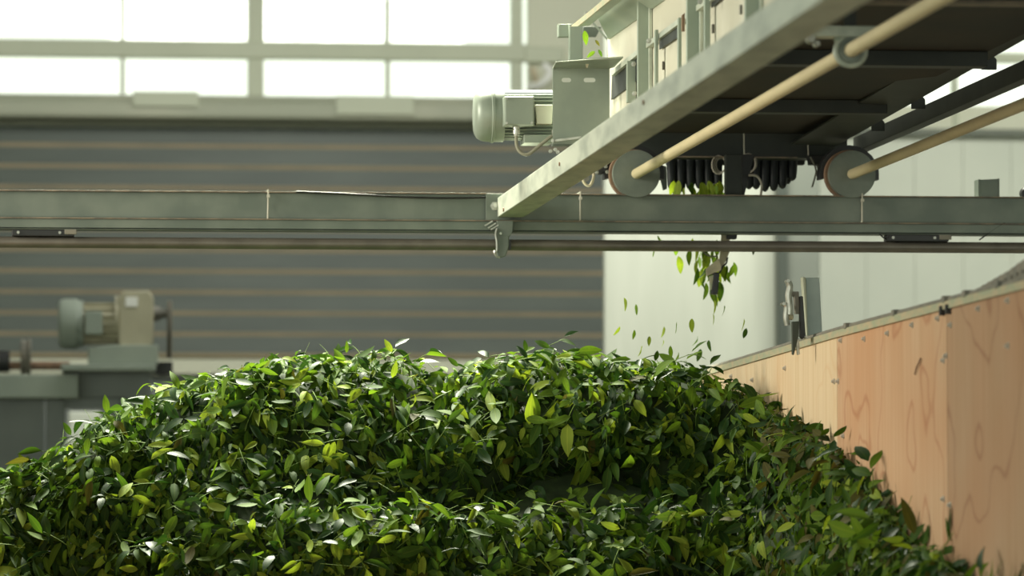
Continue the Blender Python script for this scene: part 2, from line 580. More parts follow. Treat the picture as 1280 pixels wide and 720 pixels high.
# ------------------------------------------------------------------ machine far left
MD = 18.0
bt = thing('machine_bench', 'grey-green sheet-metal bench carrying the blurred far motor', 'bench', at(95, 620, MD))
q = MB().pix([(-60, 468), (98, 468), (98, 498), (-60, 498)], MD - .1, .5)
q.build('trough_front', M['bench'], bt, bevel=.008)
MB().pix([(98, 463), (189, 463), (189, 498), (98, 498)], MD, .6).build('cabinet_box', M['bench2'], bt, bevel=.008)
MB().pix([(76, 455), (195, 455), (195, 463.5), (76, 463.5)], MD - .15, .8).build('table_top', M['bench'], bt, bevel=.006)
zf = at(0, 498, MD).z
m_ = MB()
m_.box((at(-60, 0, MD).x, MD, 0), (at(58, 0, MD).x, MD + .03, zf))
m_.build('lower_panel', M['bench2'], bt)
for a, b in ((60, 84), (133, 150)):
    MB().box((at(a, 0, MD).x, MD - .02, 0), (at(b, 0, MD).x, MD + .1, zf)).build('leg', M['bench2'], bt, bevel=.006)
MB().pix([(60, 498), (240, 498), (240, 511), (60, 511)], MD, .1).build('crossbar', M['bench2'], bt)
# shafts with wheels at the left end
ax = at(26, 446, MD + .2)
sw = thing('shaft_wheel', 'dark pulley wheel standing on the far left trough', 'wheel', at(26, 467, MD + .2))
MB().lathe(ax, ax + Vector((.045, 0, 0)), [(0, .078), (.15, .084), (.5, .07), (.85, .084), (1, .078)]).build('pulley', M['seal'], sw, smooth=True)
MB().cyl(ax + Vector((-.15, 0, -.040)), ax + Vector((.22, 0, -.040)), .02).build('shaft', M['rust'], sw, smooth=True)
MB().lathe(ax + Vector((-.1, 0, -.02)), ax + Vector((-.05, 0, -.02)), [(0, .05), (1, .05)]).build('collar', M['black'], sw, smooth=True)
# gear motor
gm = thing('gear_motor', 'blurred cream gear motor on the far bench at the left', 'motor', at(150, 455, MD))
a = at(73, 405, MD); b = at(104, 405, MD)
MB().lathe(a, b, [(0, .085), (.06, .104), (.2, .112), (.75, .113), (.8, .104), (1, .104)], 32).build('fan_cowl', M['bench'], gm, smooth=True)
a = at(103, 405, MD); b = at(149, 405, MD)
m_ = MB().cyl(a, b, .082, seg=28)
for i in range(16):
    an = i * math.pi / 8
    d = Vector((0, math.cos(an), math.sin(an)))
    m_.beam(a + d * .088, b + d * .088, .006, .014, d)
m_.build('finned_body', M['motor2'], gm)
MB().pix([(106, 389), (128, 389), (128, 418), (106, 418)], MD - .14, .08).build('terminal_box', M['bench'], gm, bevel=.006)
g_ = MB().pix([(148, 372), (153, 364), (186, 363), (192, 372), (192, 428), (188, 434), (152, 434), (148, 430)], MD - .09, .2)
gb = g_.build('gearbox', M['motor2'], gm, bevel=.008)
MB().pix([(157, 371), (172, 371), (172, 383), (157, 383)], MD - .094, .003).build('name_label', M['white'], gb)
MB().cyl(at(148, 399, MD), at(144, 399, MD), .105).build('flange', M['motor2'], gm, smooth=True)
MB().lathe(at(192, 392, MD), at(210, 392, MD), [(0, .035), (.5, .03), (.55, .02), (1, .02)]).build('output_shaft', M['seal'], gm, smooth=True)
MB().pix([(110, 434), (140, 431), (198, 431), (198, 455), (110, 455)], MD - .12, .26).build('mounting_base', M['bench'], gm, bevel=.005)
a = at(212, 412, MD)
MB().lathe(a - Vector((.011, 0, 0)), a + Vector((.011, 0, 0)), [(0, .12), (.2, .135), (.5, .125), (.8, .135), (1, .12)], 36).build('drive_sheave', M['seal'], gm, smooth=True)
tag(centre(MB().pix([(190, 452), (216, 452), (216, 466), (203, 469), (190, 466)], MD + .1, .06).build('latch_plate', M['black'], bevel=.004)), 'small dark latch plate beside the far bench top', 'latch')
# white block standing in for the bright gap under the bench
tag(centre(MB().box((at(88, 0, MD + 2).x, MD + 2, 0), (at(128, 0, MD + 2).x, MD + 2.25, at(0, 514, MD + 2).z)).build('storage_box', M['panel'], bevel=.01)), 'white upright box seen under the far bench', 'box')

# ------------------------------------------------------------------ plywood bin
XW = 1.69
def wallD(px):
    return atX(px, 400, XW).y


rim_pts = [(700, 510), (894, 457.5), (1046, 411.5), (1183, 374.5), (1280, 348.5), (1420, 309)]
def rimz(px):
    for (a, ya), (b, yb) in zip(rim_pts, rim_pts[1:]):
        if px <= b:
            break
    y = ya + (yb - ya) * (px - a) / (b - a)
    return atX(px, y, XW)


bin_ = thing('leaf_bin', 'tall plywood-sided bin holding the tea leaf pile at the right', 'bin', (XW, 9, 0))
seams = [(830, 1046), (1046, 1183), (1183, 1400)]
sheets = []
for i, (a, b) in enumerate(seams):
    pa, pb = rimz(a), rimz(b)
    ga, gb_ = pa.y - .003, pb.y + .003
    zt = .012
    m_ = MB().prism([(XW, ga, .02), (XW, gb_, .02), (XW, gb_, pb.z - zt), (XW, ga, pa.z - zt)], (.018, 0, 0))
    sheets.append(m_.build('plywood_sheet', PLY[i], bin_, bevel=.0015,
                           label=['pale plywood sheet at the far end', 'warm plywood sheet with reddish grain', 'tan plywood sheet nearest, with ring grain'][i]))
MB().box((-.78, 8.28, .02), (XW - .002, 8.30, 1.25)).build('front_board', PLY[1], bin_)  # unseen bin side, added to block light from the pile's foot
MB().box((-.80, 8.28, .02), (-.78, 11.9, 1.95)).build('left_board', PLY[2], bin_)  # unseen bin side, added to shade the left part of the pile
m_ = MB()
for (a, _), (b, _) in zip(rim_pts, rim_pts[1:]):
    pa, pb = rimz(a), rimz(b)
    m_.prism([pa + Vector((-.006, 0, -.020)), pa + Vector((-.006, 0, -.004)), pa + Vector((.03, 0, -.004)), pa + Vector((.03, 0, -.020))], pb - pa)
m_.build('rim_strip', M['rim'], bin_)
m_ = MB()
pp_ = [rimz(x) + Vector((0.006, 0, 0)) for x in (700, 800, 894, 970, 1046, 1110, 1183, 1230, 1280, 1400)]
m_.tube(pp_, .0065, 8, smooth=2)
m_.build('edge_seal', M['seal'], bin_, smooth=True)
for x in (1183, 1209, 1250, 1060, 1120):
    p = rimz(x)
    MB().box(p + Vector((-.009, -.012, -.006)), p + Vector((.016, .012, .0075))).build('seal_clip', M['seal'], bin_, bevel=.002)
for x in (1181, 1188.5):
    p = rimz(x) + Vector((0, 0, -.022))
    MB().box(p + Vector((-.012, -.005, -.010)), p + Vector((0, .005, .010))).build('joint_bolt', M['black'], bin_, bevel=.002)
screws = [(295, 215), (345, 212), (395, 200), (448, 182), (503, 168), (530, 182), (590, 147), (653, 130), (653, 227), (515, 258), (521, 248),
          (280, 303), (289, 303), (515, 555), (529, 568), (175, 275), (105, 300), (300, 420), (60, 292)]
for sx_, sy_ in screws:
    x, y = 880 + sx_ / 1.715, 300 + sy_ / 1.715
    p = atX(x, y, XW)
    sh_ = sheets[0] if x < 1046 else (sheets[1] if x < 1183 else sheets[2])
    MB().lathe(p + Vector((-.008, 0, 0)), p + Vector((.001, 0, 0)), [(0, .003), (.3, .0042), (.6, .0042), (.61, .007), (1, .007)], 10).build('screw', M['wire'], sh_, smooth=True)
p = [atX(880 + x / 1.715, 300 + y / 1.715, XW - .004) for x, y in ((452, 288), (456, 272), (461, 262), (464, 254))]
MB().tube(p, .0018, 6).build('bent_nail', M['rust'], sheets[1], smooth=True)

# clamp device + pale plate on the rim
DV = 9.55
cl = thing('rim_clamp', 'worn swing clamp with levers on the plywood rim', 'clamp', at(993, 436, DV))
def dz(px, py):      # detail crop (scale 5.54) to photo px
    return 960 + px / 5.54, 330 + py / 5.54
def dpl(pts):
    return [dz(x, y) for x, y in pts]
MB().pix(dpl([(150, 190), (215, 190), (222, 345), (190, 345), (182, 222), (150, 222)]), DV, .02).build('housing', M['seal'], cl, bevel=.002)
MB().pix(dpl([(222, 222), (243, 222), (262, 500), (240, 522), (222, 500)]), DV - .01, .02).build('dark_lever', M['black'], cl, bevel=.002)
MB().pix(dpl([(165, 400), (215, 395), (212, 500), (180, 632), (168, 625)]), DV - .03, .012).build('hasp', M['column2'], cl, bevel=.002)
MB().pix(dpl([(130, 350), (178, 345), (178, 385), (130, 385)]), DV - .01, .02).build('coupling', M['rim'], cl, bevel=.003)
MB().tube([at(*dz(x, y), DV - .01) for x, y in ((140, 125), (152, 160), (142, 215), (150, 300), (150, 350))], .008, 8).build('chain_rod', M['steel'], cl, smooth=True)
MB().tube([at(*dz(x, y), DV - .01) for x, y in ((112, 275), (128, 300), (124, 370), (134, 425))], .007, 8).build('handle', M['steel'], cl, smooth=True)
for x, y, r in ((140, 118, 16), (110, 275, 15), (268, 505, 12), (200, 510, 10)):
    p = at(*dz(x, y), DV - .02)
    MB().lathe(p, p + Vector((0, .03, 0)), [(0, r * .00028), (.5, r * .00036), (1, r * .00028)], 12).build('pivot_knob', M['steel'], cl, smooth=True)
MB().pix(dpl([(192, 520), (215, 515), (222, 625), (205, 632)]), DV - .028, .01).build('tongue', M['steel'], cl, bevel=.001)
pp = thing('guide_plate', 'pale blue-grey upright plate standing on the plywood rim', 'plate', at(1014, 420, 9.8))
MB().pix(dpl([(262, 95), (355, 95), (375, 470), (272, 500)]), 9.80, .012).build('plate_sheet', M['pale_plate'], pp, bevel=.001)
MB().pix(dpl([(238, 88), (262, 93), (280, 502), (268, 512)]), 9.78, .03).build('plate_edge', M['sill'], pp, bevel=.002)

# perforated belt edge rising at the right behind the rim
pb_ = thing('perforated_belt', 'grey perforated belt edge rising behind the near plywood rim', 'belt', atX(1250, 345, XW + .06))
XB = XW + .06
ctop = [(1219, 362.5), (1232, 355), (1245, 347.5), (1260, 339), (1272, 330), (1285, 321.5), (1340, 286)]
nlink = 14
for i in range(nlink):
    x0, x1 = 1218 + i * 7.2, 1218 + (i + 1) * 7.2 - .5
    yt = lambda x: np.interp(x, [c[0] for c in ctop], [c[1] for c in ctop])
    yb = lambda x: 366 - (x - 1218) * .27 + 5
    def P_(x, y):
        return atX(x, y, XB)
    out = [P_(x0, yb(x0)), P_(x1, yb(x1)), P_(x1, yt(x1)), P_((x0 + x1) / 2, yt((x0 + x1) / 2) - .8), P_(x0, yt(x0))]
    xc = (x0 + x1) / 2
    if i >= 3:
        yc = (yt(xc) + yb(xc) - 5) / 2 + 2
        hh = min(3.4, 1.2 + i * .35)
        hole = [P_(xc + 1.3 * math.cos(t), yc + hh * math.sin(t)) for t in [2 * math.pi * k / 10 for k in range(10)]]
        lk = MB().holed(out, [hole], (.012, 0, 0)).build('link', M['seal'], pb_)
        hb = [P_(xc + .3 + 1.3 * math.cos(t), yc + hh * math.sin(t)) + Vector((.012, 0, 0)) for t in [2 * math.pi * k / 10 for k in range(10)]]
        MB().prism(hb, (.003, 0, 0)).build('insert', M['yellow'], lk, label='yellow insert seen through the slot')
    else:
        MB().prism(out, (.012, 0, 0)).build('link', M['seal'], pb_)

# ------------------------------------------------------------------ gantry
BD = 11.0
XBL, XBR = -2.2, 3.4
def bz(py):
    return at(640, py, BD).z
def bx(px, D=BD):
    return at(px, 260, D).x


be = thing('cross_beam', 'long grey-green steel channel beam spanning the whole picture', 'beam', (bx(640), BD, bz(290)))
m_ = MB()
zt, zm, zl = bz(243.3), bz(274.5), bz(290)
m_.box((XBL, BD - .004, zt), (XBR, BD + .09, zt + .004))           # top flange
m_.box((XBL, BD, zm), (XBR, BD + .006, zt))                        # web
m_.box((XBL, BD - .002, zm), (XBR, BD + .09, zm - .004))
m_.build('upper_channel', M['beam'], be, bevel=.001)
MB().box((XBL, BD - .009, zt), (XBR, BD - .0041, zt + .0035)).build('top_edge', M['edge'], be, label='brown worn top edge')
m_ = MB().box((XBL, BD - .012, zl), (XBR, BD - .006, zm - .006)).box((XBL, BD - .012, zl - .001), (XBR, BD + .06, zl + .005))
m_.build('lower_angle', M['beam'], be, bevel=.001)
MB().box((XBL, BD - .016, zm - .0058), (XBR, BD - .001, zm - .0028)).build('ledge', M['edge'], be, label='brown worn ledge')
for x in (335, 725, 1077):
    c = bx(x)
    m_ = MB().tube([(c, BD - .012, zt + .008), (c, BD - .0065, bz(258)), (c - .001, BD - .013, zm), (c, BD + .1, zm - .006), (c, BD + .1, zt + .008)], .0022, 6, closed=True, smooth=1)
    m_.box((c - .004, BD - .02, zt - .014), (c + .004, BD - .009, zt - .006))
    m_.build('cable_tie', M['tie'], be, label='pale cable tie')
# thin supply cable along the beam top
cb = MB().tube([(bx(x), BD - .012, bz(y)) for x, y in ((370, 242), (440, 244.5), (500, 247.5), (560, 248.5), (612, 247))], .0028, 8).build('supply_cable', M['black'], smooth=True)
tag(centre(cb), 'thin black cable running along the beam top left of the rail end', 'cable')
# sensor boxes under the beam
for a, b, lab in ((15, 93, 'black bracket bar under the beam at the far left'), (1107, 1185, 'black bracket bar under the beam at the right')):
    t = thing('switch_bracket', lab, 'bracket', (bx((a + b) / 2), BD, bz(299)))
    y0 = 290.5
    MB().box((bx(a), BD - .01, bz(y0 + 8.5)), (bx(b), BD + .03, bz(y0))).build('bracket_bar', M['black'], t, bevel=.002)
    MB().box((bx(b - 12), BD - .014, bz(y0 + 6)), (bx(b + 3), BD - .005, bz(y0))).build('end_block', M['seal'], t, bevel=.001)
    for x in (a + 8, b - 18):
        MB().cyl((bx(x), BD - .016, bz(y0 + 4)), (bx(x), BD - .008, bz(y0 + 4)), .004, seg=10).build('screw', M['steel'], t, smooth=True)
w1 = MB().tube([at(x, y, BD - .01) for x, y in ((1098, 291), (1103, 296), (1108, 299), (1112, 294))], .0022, 6).build('loose_wire', M['black'], smooth=True)
tag(centre(w1), 'short loose black wire left of the right beam bracket', 'wire')
w1 = MB().tube([at(x, y, BD - .01) for x, y in ((1224, 300), (1238, 290), (1250, 282), (1256, 279))], .0022, 6).build('loose_wire', M['black'], smooth=True)
tag(centre(w1), 'slanting thin black wire across the lower beam at the right', 'wire')
# guide pipe
gp = thing('guide_pipe', 'brown round steel pipe running just below the beam', 'pipe', (bx(640), BD + .01, bz(312)))
zc = bz(306.0)
MB().cyl((XBL, BD + .01, zc), (XBR, BD + .01, zc), .0155, seg=24).build('tube', M['pipe'], gp, smooth=True)

# stub tube on the beam
st = thing('square_stub', 'short hollow square tube stub standing on the beam at the right', 'tube', at(1236, 245, BD + .05))
p = lambda x, y, D=BD + .03: at(x, y, D)
m_ = MB()
for poly in ([(1223, 224), (1226, 224), (1226, 246), (1223, 246)], [(1247, 223), (1249.5, 223), (1249.5, 246), (1247, 246)]):
    m_.pix(poly, BD + .03, .055)
m_.pix([(1226, 224.5), (1247, 223.5), (1247, 246), (1226, 246)], BD + .03, .004)
m_.pix([(1226, 224.5), (1247, 223.5), (1247, 246), (1226, 246)], BD + .081, .004)
m_.build('tube_walls', M['beam'], st, bevel=.0008)
bl = MB().lathe(at(1283, 242, BD + .01), at(1283, 242, BD + .06), [(0, .014), (.3, .02), (.7, .02), (1, .014)], 20).build('round_knob', M['black'], smooth=True)
tag(centre(bl), 'black round knob on the beam at the right picture edge', 'knob')

# longitudinal rail, front end bolted on the beam
dir_rail = []
rl = thing('long_rail', 'pale scuffed square steel rail running toward the viewer from the beam', 'rail', at(640, 270, BD - .05))
pt, pb2 = at(622, 247.5, BD - .02), at(622, 271.5, BD - .02)
X0, X1 = pt.x, pt.x + .072
Z0, Z1 = pb2.z, pt.z
yA, yB = BD - .02, 4.6
t_ = .004
m_ = MB()
m_.box((X0, yB, Z0), (X0 + t_, yA, Z1)).box((X1 - t_, yB, Z0), (X1, yA, Z1)).box((X0 + t_, yB, Z0), (X1 - t_, yA, Z0 + t_)).box((X0 + t_, yB, Z1 - t_), (X1 - t_, yA, Z1))
m_.build('square_tube', M['rail'], rl, bevel=.0015)
for x, y in ((630, 262),):
    q = atX(x, y, X0)
    MB().cyl(q + Vector((-.003, 0, 0)), q + Vector((.001, 0, 0)), .006, seg=12).build('rivet', M['rust'], rl, smooth=True)
for x, y in ((805, 128), (700, 205), (955, 60)):
    q = atX(x, min(y, 400), X0)
    if Z0 + .004 < q.z < Z1 - .004:
        MB().cyl(q + Vector((-.003, 0, 0)), q + Vector((.001, 0, 0)), .005, seg=12).build('rivet', M['rust'], rl, smooth=True)

# end plate + hanger on the pipe
hg = thing('pipe_hanger', 'small grey hook clamp hanging the pipe under the rail end', 'clamp', at(626, 321, BD))
MB().pix([(607.5, 242), (638, 242), (638, 275), (607.5, 275)], BD - .017, .006).build('end_plate', M['beam'], hg, bevel=.001)
bo = at(618.5, 257.5, BD - .02)
bb = MB().lathe(bo + Vector((0, -.012, 0)), bo + Vector((0, .004, 0)), [(0, .008), (.6, .009), (.62, .0125), (1, .0125)], 6).build('bolt', M['steel'], hg)
MB().cyl(bo + Vector((0, -.02, 0)), bo + Vector((0, -.01, 0)), .0045, seg=12).build('bolt_end', M['steel'], bb, smooth=True)
MB().pix([(621, 276), (642, 276), (641, 290), (637, 296), (621, 294)], BD - .035, .05).build('hanger_block', M['disc'], hg, bevel=.002)
def hpx(x, y):
    return 590 + x / 7.2, 230 + y / 7.2
MB().pix([hpx(*q) for q in [(215, 430), (335, 455), (335, 560), (305, 650), (270, 662), (235, 655), (218, 600)]], BD - .034, .012).build('hook_face', M['disc'], hg, bevel=.003)
MB().tube([at(*hpx(x, y), BD - .038) for x, y in ((225, 400), (212, 450), (222, 520), (222, 600), (205, 600), (205, 625), (225, 655), (250, 660))], .003, 6).build('hook_edge', M['steel'], hg, smooth=True)
for i, (x, y) in enumerate(((150, 365), (180, 385), (205, 400))):
    MB().beam(at(*hpx(x - 35, y + 12), BD - .03), at(*hpx(x + 35, y - 32), BD - .03), .012, .0045).build('spring_washer', M['steel'], hg, bevel=.001)
q = at(*hpx(258, 445), BD - .036)
MB().lathe(q, q + Vector((0, .01, 0)), [(0, .003), (.4, .0055), (1, .0055)], 12).build('hook_bolt', M['white'], hg, smooth=True)
MB().pix([hpx(*q) for q in [(335, 500), (352, 505), (350, 590), (330, 590)]], BD - .03, .04).build('liner', M['black'], hg)

# ------------------------------------------------------------------ conveyor frame overhead
cv = thing('conveyor_frame', 'green-grey steel frame of the overhead conveyor with pale side plates', 'conveyor', at(860, 195, 9.5))
XS = 1.285                       # plane of the left side
def sidepart(name, poly, mat, X=XS, th=.006, bevel=.0008, parent=cv, label=None):
    return MB().pixX(poly, X, th).build(name, mat, parent, bevel=bevel, label=label)


# side plate (hopper side) continuing toward the viewer; its lower part is behind the rail
sidepart('side_plate', [(759, 48.5), (797, 20), (860, -26), (1000, -127), (1300, -330), (1300, -179), (1000, 21), (880, 101), (800, 154), (762, 179)], M['plate'], X=XS + .035)
# flared upper lip of the hopper
a1, a2 = atX(760, 49, XS + .03), atX(1200, -262, XS + .03)
b1, b2 = atX(743, 14, XS - .04) + Vector((0, 0, .0)), atX(1180, -330, XS - .04)
m_ = MB().prism([a1, a2, b2, b1], (.006, 0, 0))
m_.build('flared_lip', M['frame'], cv)
# top angle at the far end
m_ = MB().pixX([(713, 33), (722, 33), (775, -10), (766, -10)], XS - .07, .004)
m_.build('lip_edge', M['rim'], cv)
m_ = MB().prism([atX(716, 32, XS - .068), atX(737, 30, XS - .03) + Vector((0, 0, .0)), atX(783, -6, XS - .03), atX(760, -6, XS - .068)], (0, 0, -.004))
m_.build('lip_angle', M['frame'], cv)
MB().pix([(698, 30), (714, 30), (714, 46), (698, 46)], 11.25, .03).build('tube_end', M['frame'], cv, bevel=.002)
MB().pix([(729, 33), (752, 33), (745, 46), (729, 46)], 11.3, .01).build('gusset', M['disc'], cv, bevel=.001)
for x0, x1, y0, D in ((712, 728.5, 30, 11.22),):
    MB().pix([(x0, y0), (x1, y0), (x1, 78), (x0, 78)], D, .03).build('post', M['frame'], cv, bevel=.0015)
MB().tube([at(x, y, 11.2) for x, y in ((740, 27), (760, 50), (760, 72))], .004, 4, smooth=0).build('stay', M['frame'], cv)
sidepart('lower_rail', [(764, 88), (797, 61), (860, 14), (1000, -90), (1000, -80), (860, 21), (797, 68), (764, 95)], M['rail'], X=XS + .02, th=.02)
# dark sheets standing in for cavity shade under the lower rail
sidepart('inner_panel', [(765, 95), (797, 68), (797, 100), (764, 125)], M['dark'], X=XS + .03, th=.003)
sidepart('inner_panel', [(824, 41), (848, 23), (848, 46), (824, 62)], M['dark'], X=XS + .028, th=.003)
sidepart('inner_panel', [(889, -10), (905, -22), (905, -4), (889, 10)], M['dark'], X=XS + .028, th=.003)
# posts seen from the front: channel with a pale flange
for x0, x1, yb_ in ((797.5, 811.5, 122), (859, 875, 78), (932, 950, 30), (1020, 1040, -10)):
    D = atX(x0, 50, XS).y
    MB().pix([(x0, -30), (x1, -30), (x1, yb_), (x0, yb_)], D, .02).build('post', M['frame'], cv, bevel=.001)
    MB().pix([(x1, -30), (x1 + 4, -30), (x1 + 4, yb_), (x1, yb_)], D - .015, .05).build('post_flange', M['rail'], cv, bevel=.0008)
for x0, x1, y0, yb_ in ((784, 795, 76, 128), (819, 823, 37, 108), (848, 852, 22, 90), (881, 888, -20, 70)):
    D = atX(x0, 50, XS + .01).y
    MB().pix([(x0, y0), (x1, y0), (x1, yb_), (x0, yb_)], D, .02).build('stud', M['frame'], cv, bevel=.001)
MB().pix([(852.5, 19), (856, 16), (856, 39), (852.5, 39)], 8.95, .01).build('rusty_shim', M['rust'], cv)
def bolt(par, x, y, D, r=.006):
    q = at(x, y, D)
    b_ = MB().lathe(q + Vector((0, -.012, 0)), q + Vector((0, .004, 0)), [(0, r * .6), (.4, r * .6), (.42, r), (1, r)], 6).build('bolt', M['steel'], par)
    return b_
for x, y, D in ((811, 51, 9.4), (875, 2, 8.6), (793, 117, 9.7), (733, 17, 11.1), (792, 80, 9.7)):
    bolt(cv, x, y, D)
for x, y in ((830, 82), (892, 36), (927, 12)):
    q = atX(x, y, XS + .034)
    MB().box(q + Vector((-.004, -.006, -.010)), q + Vector((.0, .006, .010))).build('rivet', M['seal'], cv, bevel=.001)
tag(centre(MB().tube([at(x, y, 11.05) for x, y in ((738, 14), (743, 20), (748, 19), (751, 26), (750, 27))], .003, 6).build('copper_wire', M['copper'], smooth=True)), 'twist of copper wire at the hopper lip above the motor', 'wire')

# dark end channel, underside, cross members
zE0, zE1 = at(640, 195, BD + .25).z, at(640, 163, BD + .25).z
m_ = MB().box((bx(770), BD + .25, zE0), (bx(1080), BD + .256, zE1)).box((bx(770), BD + .24, zE0), (bx(1080), BD + .33, zE0 + .004)).box((bx(770), BD + .24, zE1), (bx(1080), BD + .33, zE1 + .004))
m_.build('end_channel', M['dark'], cv, bevel=.001)
MB().box((bx(830), BD + .236, zE0 - .001), (bx(1015), BD + .24, zE0 + .003)).build('end_channel_edge', M['edge'], cv)
for x in (930, 1010):
    MB().tube([at(x, 166, BD + .235), at(x, 180, BD + .232), at(x + .5, 196, BD + .235)], .002, 6).build('cable_tie', M['tie'], cv)
XU0, XU1 = XS + .045, 2.0
zU = zE1 - .004
m_ = MB().box((XU0, 4.5, zU), (XU1, BD + .235, zU + .02))
m_.build('underside_plate', M['darker'], cv)
def cross(py, D, w_, h_, mat, X0_=XU0, X1_=XU1):
    z = at(900, py, D).z
    return MB().box((X0_, D, z), (X1_, D + w_, z + h_)).build('cross_member', mat, cv, bevel=.002)
for D, mt in ((10.2, 'dark'), (9.0, 'dark'), (7.75, 'dark'), (6.6, 'dark')):
    MB().box((XU0, D, zU - .035), (XU1, D + .06, zU)).build('cross_member', M[mt], cv, bevel=.002)
    if D == 7.75:
        MB().box((XU0, D - .005, zU - .04), (XU1 + .08, D + .06, zU - .0352)).build('member_edge', M['edge'], cv, label='pale brown lower edge')
# right lower side of trough, stepping up toward the viewer
xr = at(1064, 168, BD).x
e0, e1 = atX(1064, 172, xr), atX(1280, 50, xr)
sl = (e1.z - e0.z) / (e1.y - e0.y)
z_r = lambda y: e0.z + sl * (y - e0.y)
yF = BD + .235
MB().prism([(xr - .004, yF, z_r(yF)), (xr - .004, yF, z_r(yF) + .2), (xr - .004, 4.5, z_r(4.5) + .2), (xr - .004, 4.5, z_r(4.5))], (.004, 0, 0)).build('right_side_plate', M['dark'], cv)
MB().prism([(xr - .13, yF, z_r(yF) + .004), (xr, yF, z_r(yF)), (xr, 4.5, z_r(4.5)), (xr - .13, 4.5, z_r(4.5) + .004)], (0, 0, .005)).build('bottom_flange', M['dark'], cv)
for px_, py_ in ((1090, 158), (1140, 131), (1228, 85)):
    D = atX(px_, py_, xr).y
    z_ = z_r(D)
    MB().prism([(xr, D, z_ + .05), (xr, D, z_ - .014), (xr + .035, D, z_ - .014), (xr + .035, D, z_ + .01)], (0, .012, 0)).build('side_bracket', M['dark'], cv, bevel=.001)

# right dark square tube
tA = at(1083, 174, BD)
dt = thing('side_tube', 'dark square steel tube running toward the viewer right of the hopper', 'tube', (tA.x, 9, tA.z))
h_ = .022
MB().box((tA.x - .0, 4.5, tA.z - h_), (tA.x + .035, BD + .2, tA.z + h_)).build('square_tube', M['dark'], dt, bevel=.002)

# rolling wheels with long pipes
def roll(px, py, xlab, glab, mat, grp=None):
    c = at(px, py, BD)
    t = thing('wheel_shaft', xlab, 'shaft', (c.x, BD, c.z - .068))
    MB().lathe(c + Vector((0, -.012, 0)), c + Vector((0, .012, 0)), [(0, .062), (.02, .066), (1, .066)], 48).build('wheel_disc', M['disc'], t, smooth=True)
    MB().lathe(c + Vector((-.004, .0125, 0)), c + Vector((-.004, .032, 0)), [(0, .069), (.1, .070), (1, .070)], 48).build('wheel_rim', M['rust'], t, smooth=True)
    MB().cyl(Vector((c.x, 4.5, c.z)), c + Vector((0, -.0122, 0)), .0145, seg=28).build('long_pipe', mat, t, smooth=True)
    # arched guard behind
    g = MB()
    K = 12
    inner, outer = [], []
    for i in range(K + 1):
        an = math.radians(-8 + 196 * i / K)
        inner.append(c + Vector((math.cos(an) * .072, .034, math.sin(an) * .072)))
        outer.append(c + Vector((math.cos(an) * .085, .034, math.sin(an) * .085)))
    for i in range(K):
        g.prism([inner[i], inner[i + 1], outer[i + 1], outer[i]], (0, .05, 0))
    g.build('wheel_guard', M['black'], t)
    return t


roll(795, 217.5, 'cream round shaft with grey wheel disc, nearer the pale rail', '', M['cream'])
roll(1064.5, 218, 'cream round shaft with grey wheel disc above the plywood side', '', M['cream'])
# bearing ring on the left shaft
cA = at(795, 217.5, BD)
DB = cA.x / atX(1063, 72, cA.x).x * atX(1063, 72, cA.x).y
br = thing('bearing_hanger', 'pale ring bearing hanging the left cream shaft under the conveyor', 'bearing', (cA.x, DB, cA.z))
rr = .030 * 1.0
ring = [Vector((cA.x + math.cos(t) * .029, DB, cA.z + math.sin(t) * .029)) for t in [2 * math.pi * k / 28 for k in range(28)]]
MB().tube(ring, .0065, 10, closed=True, smooth=1).build('ring', M['rail'], br, smooth=True)
ringd = MB().lathe((cA.x, DB - .012, cA.z), (cA.x, DB + .012, cA.z), [(0, .024), (1, .024)], 28).build('bush', M['disc'], br, smooth=True)
zt_ = cA.z + .026
MB().box((cA.x - .095, DB - .015, zt_), (cA.x + .06, DB + .03, zt_ + .022)).build('hanger_bar', M['rail'], br, bevel=.002)
MB().box((cA.x - .03, DB - .006, cA.z + .02), (cA.x - .02, DB + .02, zt_)).build('hanger_lug', M['frame'], br)
MB().box((cA.x - .012, DB + .0, zt_ + .022), (cA.x + .012, DB + .03, zU + .01)).build('hanger_drop', M['dark'], br)
for dx, dz_, r_ in ((-.09, .010, .011), (-.080, -.005, .0085), (-.068, -.014, .006)):
    q = Vector((cA.x + dx, DB - .018, zt_ + dz_))
    MB().lathe(q, q + Vector((0, .03, 0)), [(0, r_ * .8), (.2, r_), (1, r_)], 14).build('hanger_bolt', M['steel'], br, smooth=True)
# small pulleys left of the left wheel
for x, y, r_, lab in ((733, 223, .014, 'small hook roller hanging under the rail left of the wheel'), (751, 212, .013, 'dark roller block beside the left wheel')):
    t = thing('roller_block', lab, 'roller', at(x, y + 8, BD + .05))
    q = at(x, y, BD + .04)
    if x < 740:
        MB().tube([at(732, 203, BD + .05), at(728, 215, BD + .05), at(730, 228, BD + .05), at(737, 232, BD + .05), at(742, 222, BD + .05), at(741, 206, BD + .05)], .004, 8).build('hook', M['tan'], t, smooth=True)
        MB().lathe(q, q + Vector((0, .02, 0)), [(0, .008), (1, .008)], 16).build('roller', M['seal'], t, smooth=True)
    else:
        MB().lathe(q, q + Vector((0, .03, 0)), [(0, .011), (.2, r_), (1, r_)], 16).build('roller', M['black'], t, smooth=True)
        MB().beam(at(755, 207, BD + .03), at(775, 192, BD + .03), .006, .006).build('arm', M['tan'], t)
    for xx, yy in (((757, 208), (759, 215)) if x > 740 else ((746, 215),)):
        bolt(t, xx, yy, BD + .03, .0055)

